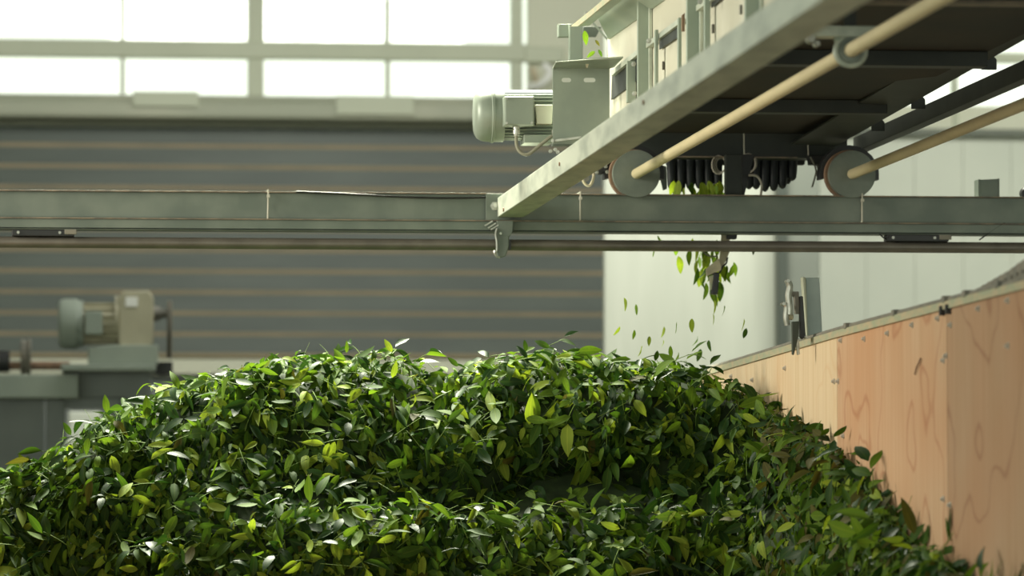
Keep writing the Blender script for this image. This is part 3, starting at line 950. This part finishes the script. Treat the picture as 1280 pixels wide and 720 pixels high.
# ------------------------------------------------------------------ motor
MO = 10.45
mo = thing('electric_motor', 'grey finned electric motor mounted at the end of the overhead conveyor', 'motor', at(645, 180, MO))
ca, cbm = at(592, 144, MO), at(628.5, 144, MO)
MB().lathe(ca, cbm, [(0, .034), (.02, .050), (.10, .061), (.25, .068), (.45, .0705), (.56, .071), (.58, .0735), (.66, .0735), (.68, .071), (1, .071)], 48).build('fan_cowl', M['motor'], mo, smooth=True)
q0, q1 = at(628, 144, MO), at(691, 144, MO)
bd = MB().cyl(q0, q1, .053, seg=36)
for i in range(36):
    an = 2 * math.pi * i / 36
    if abs(math.sin(an)) < .28 and math.cos(an) > 0 and False:
        continue
    d = Vector((0, math.cos(an), math.sin(an)))
    bd.beam(q0 + d * .059, q1 + d * .059, .003, .016, d)
bd.build('finned_body', M['motor'], mo)
tb = MB().pix([(630.5, 120), (668, 120), (668, 157), (630.5, 157)], MO - .115, .06).build('terminal_box', M['motor'], mo, bevel=.003)
MB().pix([(631.5, 121), (667, 121), (667, 156), (631.5, 156)], MO - .119, .004).build('box_lid', M['motor'], tb, bevel=.002)
for x, y in ((633.5, 123), (665, 123), (633.5, 153.5), (665, 153.5)):
    q = at(x, y, MO - .125)
    MB().cyl(q, q + Vector((0, .006, 0)), .003, seg=10).build('screw', M['steel'], tb, smooth=True)
MB().pix([(669, 131), (691, 131), (690, 155), (671, 155)], MO - .09, .03).build('rating_plate', M['plate'], mo, bevel=.002)
MB().pix([(655, 168), (691, 168), (691, 178.5), (655, 178.5)], MO - .06, .1).build('foot', M['motor'], mo, bevel=.002)
gl = MB().lathe(at(645.5, 157, MO - .09), at(645.5, 170, MO - .09), [(0, .009), (.3, .009), (.31, .0065), (.45, .0065), (.46, .0095), (.8, .0095), (.81, .007), (1, .006)], 14).build('cable_gland', M['steel'], mo, smooth=True)
cc = MB().tube([at(x, y, MO - .09 - z * .001) for x, y, z in ((645.5, 168, 0), (645.5, 180, 0), (650, 190, 5), (660, 193, 10), (672, 184, 10), (690, 170, 10), (705, 163, 10), (725, 159.5, 0), (745, 157, -20))], .0045, 10).build('motor_cable', M['hose'], smooth=True)
tag(centre(cc), 'grey-brown hose cable looping below the motor to the bracket', 'cable')
# mounting bracket with slots
mb_ = thing('motor_bracket', 'folded grey plate with two slots between motor and conveyor', 'bracket', at(725, 178, MO - .1))
BDm = MO - .13
def slot(cx, cy, hl, r):
    out = []
    for k in range(7):
        an = math.radians(90 + 180 * k / 6)
        out.append(at(cx - hl + r * math.cos(an), cy + r * math.sin(an), BDm))
    for k in range(7):
        an = math.radians(-90 + 180 * k / 6)
        out.append(at(cx + hl + r * math.cos(an), cy + r * math.sin(an), BDm))
    return out
MB().holed([at(x, y, BDm) for x, y in ((691, 85), (762, 86), (762, 180), (691, 180))], [slot(708, 100, 3.2, 2.8), slot(737, 100, 4.6, 2.8)], (0, .004, 0)).build('slotted_plate', M['motor'], mb_)
tl = [at(691, 85, BDm), at(762, 86, BDm), at(779, 72.5, BDm - .11), at(696, 77.5, BDm - .11)]
tl = [Vector(v) for v in tl]
MB().prism(tl, (0, 0, .004)).build('top_flange', M['motor'], mb_)
MB().tube([at(691, 86, BDm - .001), at(695, 77.5, BDm - .112), at(730, 75, BDm - .112), at(779, 71.8, BDm - .112)], .0016, 5, smooth=0).build('flange_edge', M['rail'], mb_)
MB().pix([(761, 86), (768, 84), (779, 72), (775, 72)], BDm, .003).build('side_gusset', M['motor'], mb_)
MB().beam(at(694, 176, BDm - .02), at(726, 172, BDm - .02), .02, .006).build('bright_bar', M['steel'], mb_)
MB().beam(at(690, 181, BDm + .02), at(720, 180, BDm + .02), .03, .008).build('lower_strap', M['disc'], mb_)
for x, y in ((691, 176), (688, 189), (694, 187), (697, 190)):
    bolt(mb_, x, y, BDm - .01, .005)
MB().pix([(732, 80), (736, 80), (735, 84), (733, 85)], BDm - .09, .004).build('tab', M['tan'], mb_)
# clip on the cable
tag(centre(MB().pix([(690, 162), (699, 161), (700, 168), (691, 169)], MO - .12, .02).build('cable_clip', M['steel'], bevel=.002)), 'small metal clip holding the motor hose at the bracket', 'clip')

# ------------------------------------------------------------------ spreader with rubber fingers, posts, coils under the end channel
RD = BD + .36
rs = thing('rubber_spreader', 'row of black rubber fingers hanging below the conveyor end', 'spreader', at(915, 240, RD))
MB().pix([(832, 192), (1008, 192), (1006, 206), (834, 206)], RD, .03).build('holder_bar', M['black'], rs, bevel=.003)
xs = [839, 850.5, 862, 873.5, 885, 896.5, 937, 946, 957, 968, 979, 991]
for i, x in enumerate(xs):
    yb_ = 238 + 2 * math.sin(i * 1.7)
    if x > 985:
        yb_ = 226
    a, b = at(x, 194, RD - .01), at(x + (1 if x < 910 else -1), yb_, RD - .01)
    MB().lathe(a, b, [(0, .013), (.15, .0145), (.6, .014), (.86, .0125), (.95, .009), (1, .003)], 14).build('rubber_finger', M['rubber'], rs, smooth=True)
for i, x in enumerate((844, 856, 868, 880, 892, 951, 962, 974, 985)):
    a, b = at(x, 194, RD + .03), at(x, 230, RD + .03)
    MB().lathe(a, b, [(0, .012), (.6, .0125), (.9, .010), (1, .003)], 12).build('rubber_finger', M['rubber'], rs, smooth=True)
cpst = thing('drop_post', 'dark flat steel post hanging from the end channel to the beam', 'post', at(917, 245, BD + .2))
MB().pix([(907, 193), (927, 193), (927, 247), (907, 247)], BD + .16, .03).build('flat_bar', M['dark'], cpst, bevel=.002)
MB().pix([(928, 193), (944, 193), (936, 222), (930, 247), (927, 247)], BD + .2, .02).build('wedge', M['black'], cpst, bevel=.002)
for lab, (x, y), r_, par in (('coil of pale wire left of the dark drop post', (900, 206), (8.5, 11.5), 0), ('pale wire loop right of the dark drop post', (937, 204), (9, 12), 1)):
    m_ = MB()
    for k in range(3):
        pts = [at(x + (k * 1.6 - 1.6) + (r_[0] - k) * math.cos(t), y + (r_[1] - k * 1.2) * math.sin(t), BD + .24 + .003 * k) for t in [2 * math.pi * j / 16 for j in range(16)]]
        m_.tube(pts, .0022, 6, closed=True, smooth=1)
    tag(centre(m_.build('wire_coil', M['wire'], smooth=True)), lab, 'wire')
tag(centre(MB().tube([at(x, y, BD + .15) for x, y in ((936, 219), (946, 220), (952, 230), (951, 244))], .0035, 8).build('hanging_wire', M['wire'], smooth=True)), 'pale curved wire dropping onto the beam by the post', 'wire')
tag(centre(MB().tube([at(x, y, BD + .2) for x, y in ((1013, 196), (1020, 212), (1018, 224), (1015, 234))], .0025, 6).build('hanging_wire', M['seal'], smooth=True)), 'grey wire end hanging left of the right wheel', 'wire')
tag(centre(MB().pix([(1010, 194), (1030, 194), (1034, 203), (1034, 216), (1026, 216), (1022, 206), (1012, 206)], BD + .22, .03).build('mount_block', M['black'], bevel=.002)), 'black mounting block left of the right wheel', 'block')
tag(centre(MB().pix([(826, 206), (833, 208), (834, 236), (829, 238), (826, 225)], BD + .1, .01).build('deflector_tab', M['disc'], bevel=.002)), 'narrow steel tab right of the left wheel', 'tab')

# sensor arm below the beam
sa = thing('sensor_arm', 'tan bent arm with black sensor hanging below the pipe', 'sensor', at(893, 368, BD + .1))
def zx(x, y):
    return 800 + x / 3.43, 170 + y / 3.43
AD = BD + .08
MB().pix([zx(*q) for q in [(352, 405), (385, 405), (385, 495), (352, 575), (338, 560), (345, 500)]], AD, .012).build('upper_arm', M['tan'], sa, bevel=.001)
MB().pix([zx(*q) for q in [(372, 400), (420, 400), (415, 442), (372, 442)]], AD - .01, .03).build('clamp_block', M['black'], sa, bevel=.002)
MB().pix([zx(*q) for q in [(283, 570), (338, 524), (352, 575), (286, 600)]], AD - .012, .012).build('lower_arm', M['tan'], sa, bevel=.001)
MB().pix([zx(*q) for q in [(316, 585), (342, 585), (334, 680), (306, 678)]], AD - .03, .025).build('sensor_body', M['black'], sa, bevel=.003)
MB().pix([zx(*q) for q in [(300, 600), (318, 595), (308, 660), (303, 660)]], AD - .028, .02).build('sensor_shield', M['rim'], sa, bevel=.001)
MB().tube([at(*zx(x, y), AD - .01) for x, y in ((375, 520), (370, 545), (355, 560), (345, 580), (335, 590))], .0025, 6).build('sensor_lead', M['black'], sa, smooth=True)
MB().tube([at(*zx(x, y), AD - .01) for x, y in ((330, 515), (300, 515), (275, 500), (268, 488))], .0022, 6).build('side_lead', M['seal'], sa, smooth=True)

# ------------------------------------------------------------------ leaves
def leaf_template(segs, bend, fold, width=.36, twist=0.0, wave=0.0):
    """leaf along +Y, length 1, normal +Z -> verts, faces, uvs"""
    V, UV = [], []
    prof = []
    for i in range(segs + 1):
        t = i / segs
        wv = width * .5 * (math.sin(math.pi * min(1, t ** .85)) ** .8) * (1 - .12 * t)
        prof.append((t, wv))
    def pos(t, x, z):
        an = bend * t
        if abs(bend) > 1e-3:
            y, zz = math.sin(an) / bend, (1 - math.cos(an)) / bend
            return (x * 1.0, y - math.sin(an) * z, -zz + math.cos(an) * z)
        return (x, t, z)
    F_ = []
    V.append(pos(0, 0, 0)); UV.append((.5, 0))
    for i in range(1, segs):
        t, wv = prof[i]
        tw = twist * t
        wz_ = wave * math.sin(t * 9)
        for sgn in (-1, 0, 1):
            x = sgn * wv * math.cos(tw)
            z = (fold * wv * abs(sgn)) + sgn * wv * math.sin(tw) + wz_ * wv * sgn
            V.append(pos(t, x, z)); UV.append((.5 + .5 * sgn, t))
    V.append(pos(1, 0, -.0)); UV.append((.5, 1))
    F_ += [(0, 2, 1), (0, 3, 2)]
    for i in range(segs - 2):
        a = 1 + i * 3
        F_ += [(a, a + 1, a + 4, a + 3), (a + 1, a + 2, a + 5, a + 4)]
    a = 1 + (segs - 2) * 3
    F_ += [(a, a + 1, len(V) - 1), (a + 1, a + 2, len(V) - 1)]
    return np.array(V), F_, np.array(UV)


def stem_template(n=4, r=.022, bend=.3):
    """thin stem along +Y, length 1"""
    V, UV, F_ = [], [], []
    for i in range(n + 1):
        t = i / n
        c = (math.sin(t * 2.2) * bend * .2, t, -bend * t * t * .5)
        rr_ = r * (1 - .35 * t)
        for k in range(3):
            an = 2 * math.pi * k / 3
            V.append((c[0] + rr_ * math.cos(an), c[1], c[2] + rr_ * math.sin(an))); UV.append((.9, t))
    for i in range(n):
        for k in range(3):
            j = (k + 1) % 3
            a = i * 3
            F_.append((a + k, a + j, a + 3 + j, a + 3 + k))
    return np.array(V), F_, np.array(UV)


def rotm(axis, an):
    return np.array(Matrix.Rotation(an, 3, Vector(axis)))


TEMPL = [leaf_template(5, b, f, wd_, tw, wv) for b, f, wd_, tw, wv in
         ((.5, .25, .38, .1, 0), (.9, .35, .34, -.2, .1), (-.4, .2, .40, .2, 0), (1.3, .3, .36, .3, .1), (.2, .5, .32, -.3, .15), (.7, .15, .42, 0, .1), (.3, .9, .30, .4, 0))]
STEM = stem_template()

# sprig: stem with leaves -> list of (template, 3x3, offset, is_stem)
def sprig_parts(seed):
    r_ = random.Random(seed)
    out = [('stem', np.diag([.75, .75, .75]), np.array([0., 0., 0.]))]
    for k, (t, spread) in enumerate(((.62, .35), (.42, -.75), (.25, .85))[:r_.choice((2, 3, 3))]):
        yy = t * .75 / .75
        base = np.array([math.sin(t * 2.2 / 1) * .0, .75 * (1 - .28 * k), -.05])
        R = rotm((0, 0, 1), spread * (1 if r_.random() < .5 else -1) + r_.uniform(-.2, .2)) @ rotm((1, 0, 0), r_.uniform(-.5, .3)) @ rotm((0, 1, 0), r_.uniform(-.5, .5))
        out.append((r_.randrange(len(TEMPL)), R * (.62 + .22 * r_.random()), base))
    return out


SPR = [sprig_parts(s_) for s_ in range(6)]

crest = [(-160, 640), (-60, 612), (0, 596), (60, 580), (95, 552), (130, 522), (190, 497), (230, 482), (290, 462), (350, 452), (440, 447), (500, 452), (522, 463),
         (575, 466), (605, 456), (680, 444), (760, 444), (830, 451), (880, 467), (940, 494), (1000, 525), (1040, 550), (1080, 586), (1110, 620),
         (1140, 664), (1185, 705), (1225, 735), (1300, 780)]
CX = np.array([c[0] for c in crest], float)
CY = np.array([c[1] for c in crest], float)


def Dcrest(u):
    d = 10.25
    dl = wallD(max(u, 500)) - .10
    k = .30
    return -k * math.log(math.exp(-(d - 8) / k) + math.exp(-(dl - 8) / k)) + 8


def surf(u, t):
    y = float(np.interp(u, CX, CY)) + t
    D = Dcrest(u)
    D -= float(np.interp(t, [0, 12, 60, 140, 330], [0, .06, .15, .25, .50]))
    k = max(0.0, min(1.0, (y - 597) / 45.0))
    k = k * k * (3 - 2 * k)
    D -= k * .13 * max(0, min(1, (u - 120) / 250.0)) * max(0, min(1, (1080 - u) / 150.0))
    D += .16 * math.exp(-((y - 600) / 22.0) ** 2) * math.exp(-((u - 720) / 120.0) ** 2)
    P = at(u, y, D)
    n = mnoise.noise(P * 5.0) * .045 + mnoise.noise(P * 12.0) * .034
    P = P + Vector((0, -1, .35)) * n
    return P


def surf_n(u, t):
    a = surf(u + 6, t) - surf(u - 6, t)
    b = surf(u, t + 6) - surf(u, max(0, t - 6))
    n = b.cross(a)
    if n.y > 0:
        n = -n
    n.normalize()
    return n


def top(u, s):
    """behind the crest: plateau of the heap"""
    P = surf(u, 0)
    q = Vector((P.x, P.y + s, P.z + .006 * math.sin(s * 9) - .5 * max(0, s - .9) + mnoise.noise(Vector((P.x * 5, P.y + s * 5, 2))) * .02))
    return q


# core of the heap (dark packed leaves), closed down to the floor
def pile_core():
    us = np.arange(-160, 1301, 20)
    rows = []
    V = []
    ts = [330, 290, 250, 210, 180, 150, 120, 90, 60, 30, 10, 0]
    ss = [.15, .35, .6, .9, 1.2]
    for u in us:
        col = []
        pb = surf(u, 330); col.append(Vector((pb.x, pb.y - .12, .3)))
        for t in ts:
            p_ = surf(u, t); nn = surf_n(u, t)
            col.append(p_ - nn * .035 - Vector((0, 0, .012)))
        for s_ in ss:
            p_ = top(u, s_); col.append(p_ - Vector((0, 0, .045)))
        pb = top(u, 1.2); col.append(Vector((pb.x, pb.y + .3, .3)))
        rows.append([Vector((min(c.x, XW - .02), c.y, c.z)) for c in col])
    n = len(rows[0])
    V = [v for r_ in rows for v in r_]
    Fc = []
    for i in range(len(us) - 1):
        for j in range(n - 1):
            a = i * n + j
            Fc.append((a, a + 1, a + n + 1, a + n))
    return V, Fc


class Merge:
    def __init__(s):
        s.V, s.F, s.UV, s.M, s.n = [], [], [], [], 0

    def add(s, T, R, o, mi):
        V, F_, UV = T
        W = V @ R.T + o
        W[:, 0] = np.minimum(W[:, 0], XW - .004)
        s.V.append(W)
        for f in F_:
            s.F.append(tuple(i + s.n for i in f))
            s.M.append(mi)
            s.UV.extend(UV[list(f)])
        s.n += len(V)

    def mesh(s, name):
        me = bpy.data.meshes.new(name)
        V = np.concatenate(s.V)
        me.from_pydata(V.tolist(), [], s.F)
        uv = me.uv_layers.new(name='UVMap')
        uv.data.foreach_set('uv', np.array(s.UV, 'f').ravel())
        for m_ in LEAF + [M['under']]:
            me.materials.append(m_)
        me.polygons.foreach_set('material_index', np.array(s.M, 'i'))
        me.polygons.foreach_set('use_smooth', np.ones(len(s.F), bool))
        me.update()
        return me


def orient(n, rnd, tilt=.55, hang=.7):
    """matrix with columns side, dir, normal"""
    nn = (n + Vector((rnd.gauss(0, tilt), rnd.gauss(0, tilt) - .15, rnd.gauss(0, tilt)))).normalized()
    d = Vector((rnd.gauss(0, 1), rnd.gauss(0, 1), rnd.gauss(0, 1) - hang))
    d = (d - nn * d.dot(nn))
    if d.length < 1e-3:
        d = nn.orthogonal()
    d.normalize()
    sd = d.cross(nn)
    return np.array(Matrix((sd, d, nn)).transposed())


def pick_col(u, rnd):
    wts = [.10, .25, .32, .315, .015]
    if u > 950:
        wts = [.04, .18, .30, .33, .15]
    if u < 300:
        wts = [.08, .24, .34, .32, .02]
    return rnd.choices(range(5), wts)[0]


rd = random.Random(5)
MG = Merge()
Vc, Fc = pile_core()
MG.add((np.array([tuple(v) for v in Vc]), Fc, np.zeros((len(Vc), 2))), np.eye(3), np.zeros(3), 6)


def clampx(P, marg):
    if P.x > XW - marg:
        P.x = XW - marg
    return P


def rand_ut():
    u = rd.uniform(-120, 1260)
    c = float(np.interp(u, CX, CY))
    t = rd.uniform(0, 1) * (765 - c) if c < 760 else 5
    return u, max(0, t)


NL = 13500
for i in range(NL):
    if i % 6 == 0:
        u = rd.uniform(-120, 1230); s_ = rd.uniform(0, 1) ** 1.5 * .9
        P = top(u, s_); n = Vector((0, -.25, 1)).normalized()
        n0 = n
        off = rd.uniform(-.03, .010)
    else:
        u, t = rand_ut()
        P = surf(u, t); n = surf_n(u, t)
        off = -.055 + .066 * rd.random() ** .9
        n0 = n
    P = P + n0 * off
    L_ = rd.uniform(.036, .074) if rd.random() < .8 else rd.uniform(.02, .035)
    clampx(P, .035)
    if rd.random() < .13:
        R = orient(n, rd, .35, .9) * (L_ * 1.5)
        for kind_, R2, o2 in SPR[rd.randrange(6)]:
            T = STEM if kind_ == 'stem' else TEMPL[kind_]
            MG.add(T, R @ R2, np.array(P) + R @ o2, 5 if kind_ == 'stem' else pick_col(u, rd))
    elif rd.random() < .07:
        R = orient(n, rd, .3, .9) * rd.uniform(.05, .11)
        MG.add(STEM, R @ np.diag([.45, 1, .45]), np.array(P), 5)
    else:
        R = orient(n, rd, .48, 1.1) * L_
        MG.add(TEMPL[rd.randrange(len(TEMPL))], R, np.array(P), pick_col(u, rd))
pile = bpy.data.objects.new('leaf_pile', MG.mesh('leaf_pile'))
C.objects.link(pile)
tag(pile, 'great heap of fresh green tea leaves filling the plywood bin', 'leaf pile', kind='stuff')

# individual leaves ----------------------------------------------------------
HT = [leaf_template(9, b, f, wd_, tw, wv) for b, f, wd_, tw, wv in ((.5, .25, .40, .1, .05), (.9, .35, .36, -.2, .1), (-.35, .2, .42, .15, .05), (.25, .45, .34, -.3, .1))]


def single_mesh(T, mi, nm, scale=1.0):
    V, F_, UV = T
    me = bpy.data.meshes.new(nm)
    me.from_pydata((V * scale).tolist(), [], F_)
    uv = me.uv_layers.new(name='UVMap')
    uv.data.foreach_set('uv', np.array([UV[i] for f in F_ for i in f], 'f').ravel())
    me.materials.append(LEAF[mi])
    me.polygons.foreach_set('use_smooth', np.ones(len(F_), bool))
    me.update()
    return me


LM = {(k, c): single_mesh(HT[k], c, 'tea_leaf') for k in range(4) for c in range(5)}
SM = single_mesh(stem_template(7, .020, .4), 5, 'stem')


def put(o, P, R, sc):
    o.matrix_world = Matrix.Translation(P) @ Matrix(R.tolist()).to_4x4() @ Matrix.Scale(sc, 4)


def place_leaf(P, R, sc, k, c, label, group, name='tea_leaf'):
    o = bpy.data.objects.new(name, LM[(k, c)])
    C.objects.link(o)
    put(o, P, R, sc)
    return tag(o, label, 'leaf', group)


def zone(u, y):
    k = int(np.searchsorted([170, 330, 505, 620, 800, 930, 1060], u))
    h = ['left foot', 'left slope', 'left hump', 'central dip', 'right hump', 'stream side', 'right shoulder', 'right foot'][k]
    v = 'top' if y < 510 else ('upper face' if y < 575 else ('mid face' if y < 640 else 'low face'))
    return h, v


def pointing(R):
    d = Vector(R[:, 1].tolist())
    a = math.degrees(math.atan2(d.dot(cU), d.dot(cR))) % 360
    return ['right', 'up', 'left', 'down'][int(((a + 45) % 360) // 90)]


# stratified spots over the visible face
def hero_spots(n, seed):
    r_ = random.Random(seed)
    out = []
    tries = 0
    while len(out) < n and tries < 20000:
        tries += 1
        u = r_.uniform(5, 1190)
        c = float(np.interp(u, CX, CY))
        y = r_.uniform(c + 4, 712)
        if y >= 712 or c > 705:
            continue
        if all((u - a) ** 2 + (y - b) ** 2 > 22 ** 2 for a, b in out):
            out.append((u, y))
    return out


spots = hero_spots(186, 3)
r2 = random.Random(21)
protos = {}
for c in (0, 1, 2, 3, 4):
    for v_ in range(2):
        root = bpy.data.objects.new('tea_sprig', None)
        root.empty_display_size = .01
        st_ = bpy.data.objects.new('stem', SM); st_.parent = root; st_.scale = (.75, .75, .75)
        ch = [st_]
        for j, (kd, R2, o2) in enumerate(SPR[(c + v_ * 3) % 6][1:]):
            lf = bpy.data.objects.new('leaf', LM[(kd % 4, c)])
            lf.parent = root
            lf.matrix_local = Matrix.Translation(Vector(o2)) @ Matrix(R2.tolist()).to_4x4()
            ch.append(lf)
        protos[(c, v_)] = (root, ch)
used = set()
for i, (u, y) in enumerate(spots):
    t = y - float(np.interp(u, CX, CY))
    n = surf_n(u, t)
    P = clampx(surf(u, t) + n * r2.uniform(.012, .022), .05)
    c = pick_col(u, r2) if r2.random() < .5 else r2.choice((0, 1, 1))
    h, v = zone(u, y)
    if i % 3 == 0:
        root, ch = protos[(c, i % 2)]
        if (c, i % 2) in used:
            kids = ch
            root = root.copy()
            C.objects.link(root)
            for k_ in kids:
                k2 = k_.copy(); k2.parent = root; C.objects.link(k2)
        else:
            used.add((c, i % 2))
            C.objects.link(root)
            for k_ in ch:
                C.objects.link(k_)
        R = orient(n, r2, .25, 1.0)
        put(root, P - Vector(R[:, 1].tolist()) * .03, R, r2.uniform(.062, .085))
        tag(root, '%s tea sprig pointing %s on the %s below the %s' % (LNAME[c], pointing(R), v, h) if v != 'top' else '%s tea sprig pointing %s near the top of the %s' % (LNAME[c], pointing(R), h), 'sprig', 'tea sprigs on the heap surface')
    else:
        R = orient(n, r2, .3, .8)
        ln = r2.uniform(.045, .07)
        sz = 'small' if ln < .054 else ('large' if ln > .063 else 'medium')
        where = 'near the top of the %s' % h if v == 'top' else 'on the %s below the %s' % (v, h)
        place_leaf(P, R, ln, r2.randrange(4), c, '%s %s leaf pointing %s %s' % (sz, LNAME[c], pointing(R), where), 'loose tea leaves on the heap surface')

# a few leaves that stand out, each with its own label
def hero(px, py, ang, length, c, label, D=None, face=.2, k=0):
    """leaf whose base is at (px,py), pointing at angle ang (deg, 0=right, 90=up)"""
    t = max(0, py - float(np.interp(px, CX, CY)))
    P = (surf(px, t) + surf_n(px, t) * .018) if D is None else at(px, py, D)
    P = clampx(P, .03)
    d = (cR * math.cos(math.radians(ang)) + cU * math.sin(math.radians(ang)))
    nn = (-cF + cU * face * (1 if abs(math.cos(math.radians(ang))) > .5 else 0) + cR * face * (1 if abs(math.sin(math.radians(ang))) > .7 else 0))
    nn = (nn - d * nn.dot(d)).normalized()
    sd = d.cross(nn)
    R = np.array(Matrix((sd, d, nn)).transposed())
    D_ = P.y
    place_leaf(P, R, length * D_ / F, k, c, label, None)


hero(1014, 541, 6, 34, 2, 'broad green leaf jutting right from the crest against the plywood')
hero(137, 522, 95, 24, 1, 'pale upright leaf sticking up from the left slope of the heap')
hero(95, 548, 120, 20, 2, 'dark rounded leaf at the edge of the left slope')
hero(1150, 672, 108, 50, 4, 'tall pointed olive leaf standing up at the right foot', k=3)
hero(688, 437, 150, 24, 2, 'green leaf tipping up at the top of the right hump', k=1)
hero(722, 448, 5, 32, 1, 'bright broad leaf on top of the crest by the falling stream')
hero(487, 452, 118, 20, 0, 'small pale leaf standing on the left hump of the crest')
hero(436, 446, 88, 16, 1, 'thin upright leaf tip on the crest of the left hump', k=3)
hero(731, 588, -25, 28, 0, 'bright yellow-green leaf lying alone over the dark hollow')
hero(850, 651, 178, 36, 1, 'light green long leaf on the ledge below the hollow')
hero(918, 582, 250, 30, 0, 'bright folded leaf hanging on a stem in the right part')
hero(300, 512, 235, 34, 1, 'large hanging leaf on the upper left shoulder of the heap')
hero(960, 497, 20, -36, 1, 'large bright leaf on the right shoulder beneath the plywood edge')
hero(570, 455, 135, 18, 2, 'small dark leaf standing in the dip of the crest')
hero(655, 440, 95, 16, 2, 'little green leaf tip up on the right hump')
hero(1090, 690, 20, 40, 4, 'broad olive leaf lying near the right foot of the heap')

# falling leaves ---------------------------------------------------------------
fall = []
r3 = random.Random(9)
for i in range(52):      # dense stream behind pipe and beam
    u = r3.gauss(888, 17); y = r3.uniform(296, 335) if i % 3 else r3.uniform(330, 362)
    fall.append((u, y, .052))
for i in range(40):      # green curtain just under the fingers
    fall.append((r3.uniform(842, 904), r3.uniform(224, 250), .054))
for u, y in ((822, 294), (818, 310), (812, 300), (845, 305), (893, 375), (891, 392), (905, 382), (780, 372), (795, 380), (775, 408), (793, 412), (812, 420),
             (830, 408), (829, 425), (846, 402), (872, 420), (876, 436), (886, 425), (930, 398), (933, 410), (865, 398), (802, 432), (838, 432), (822, 438), (848, 440)):
    fall.append((u, y, .034))
for u, y, L_ in fall:
    D = 11.05 + r3.uniform(.1, .35) if y < 370 else r3.uniform(10.5, 11.2)
    P = at(u, y, D)
    d = (Vector((r3.gauss(0, .22), r3.gauss(0, .3), -1))).normalized()
    nn = Vector((r3.gauss(0, 1), r3.gauss(0, 1), 0)); nn = (nn - d * nn.dot(d)).normalized()
    R = np.array(Matrix((d.cross(nn), d, nn)).transposed())
    c = r3.choice((0, 0, 0, 1, 1, 2))  # pale leaf colours drawn more often, standing in for backlight
    cn = LNAME[c]
    sd_ = 'left' if u < 893 else 'right'
    if y < 260:
        lab, g = '%s leaf dropping under the black rubber fingers, %s' % (cn, 'right beside the wheel' if u < 857 else ('below the middle of them' if u < 882 else 'beside the dark drop post')), 'leaves dropping under the rubber fingers'
    elif y < 345:
        lab, g = '%s leaf falling just %s of the tan sensor arm, %s' % (cn, sd_, 'level with the pipe' if y < 314 else ('just below the pipe' if y < 330 else 'beside its black tip')) if u > 850 else '%s leaf falling under the beam left of the main stream' % cn, 'leaves falling past the sensor arm'
    else:
        lab, g = '%s leaf falling above the heap, %s' % (cn, 'near the shutter edge' if u < 800 else ('in the middle of the pale partition' if u < 860 else 'below the sensor arm')), 'leaves falling onto the heap'
    place_leaf(P, R, L_ * r3.uniform(.8, 1.2), r3.randrange(4), c, lab, g)
# stray leaves caught on the conveyor
for px, py, an, ln, c, lab in ((730.5, 38, -80, 20, 1, 'stray green leaf hanging by the hopper post above the motor bracket'),
                              (744, 64, 215, 14, 1, 'stray leaf lying on the motor bracket flange'),
                              (744, 50, -50, 10, 4, 'tiny brownish leaf hanging by the stay above the motor bracket'),
                              (748, 62, -60, 11, 2, 'stray dark leaf standing beside the stay')):
    hero(px, py, an, ln, c, lab, D=10.6)
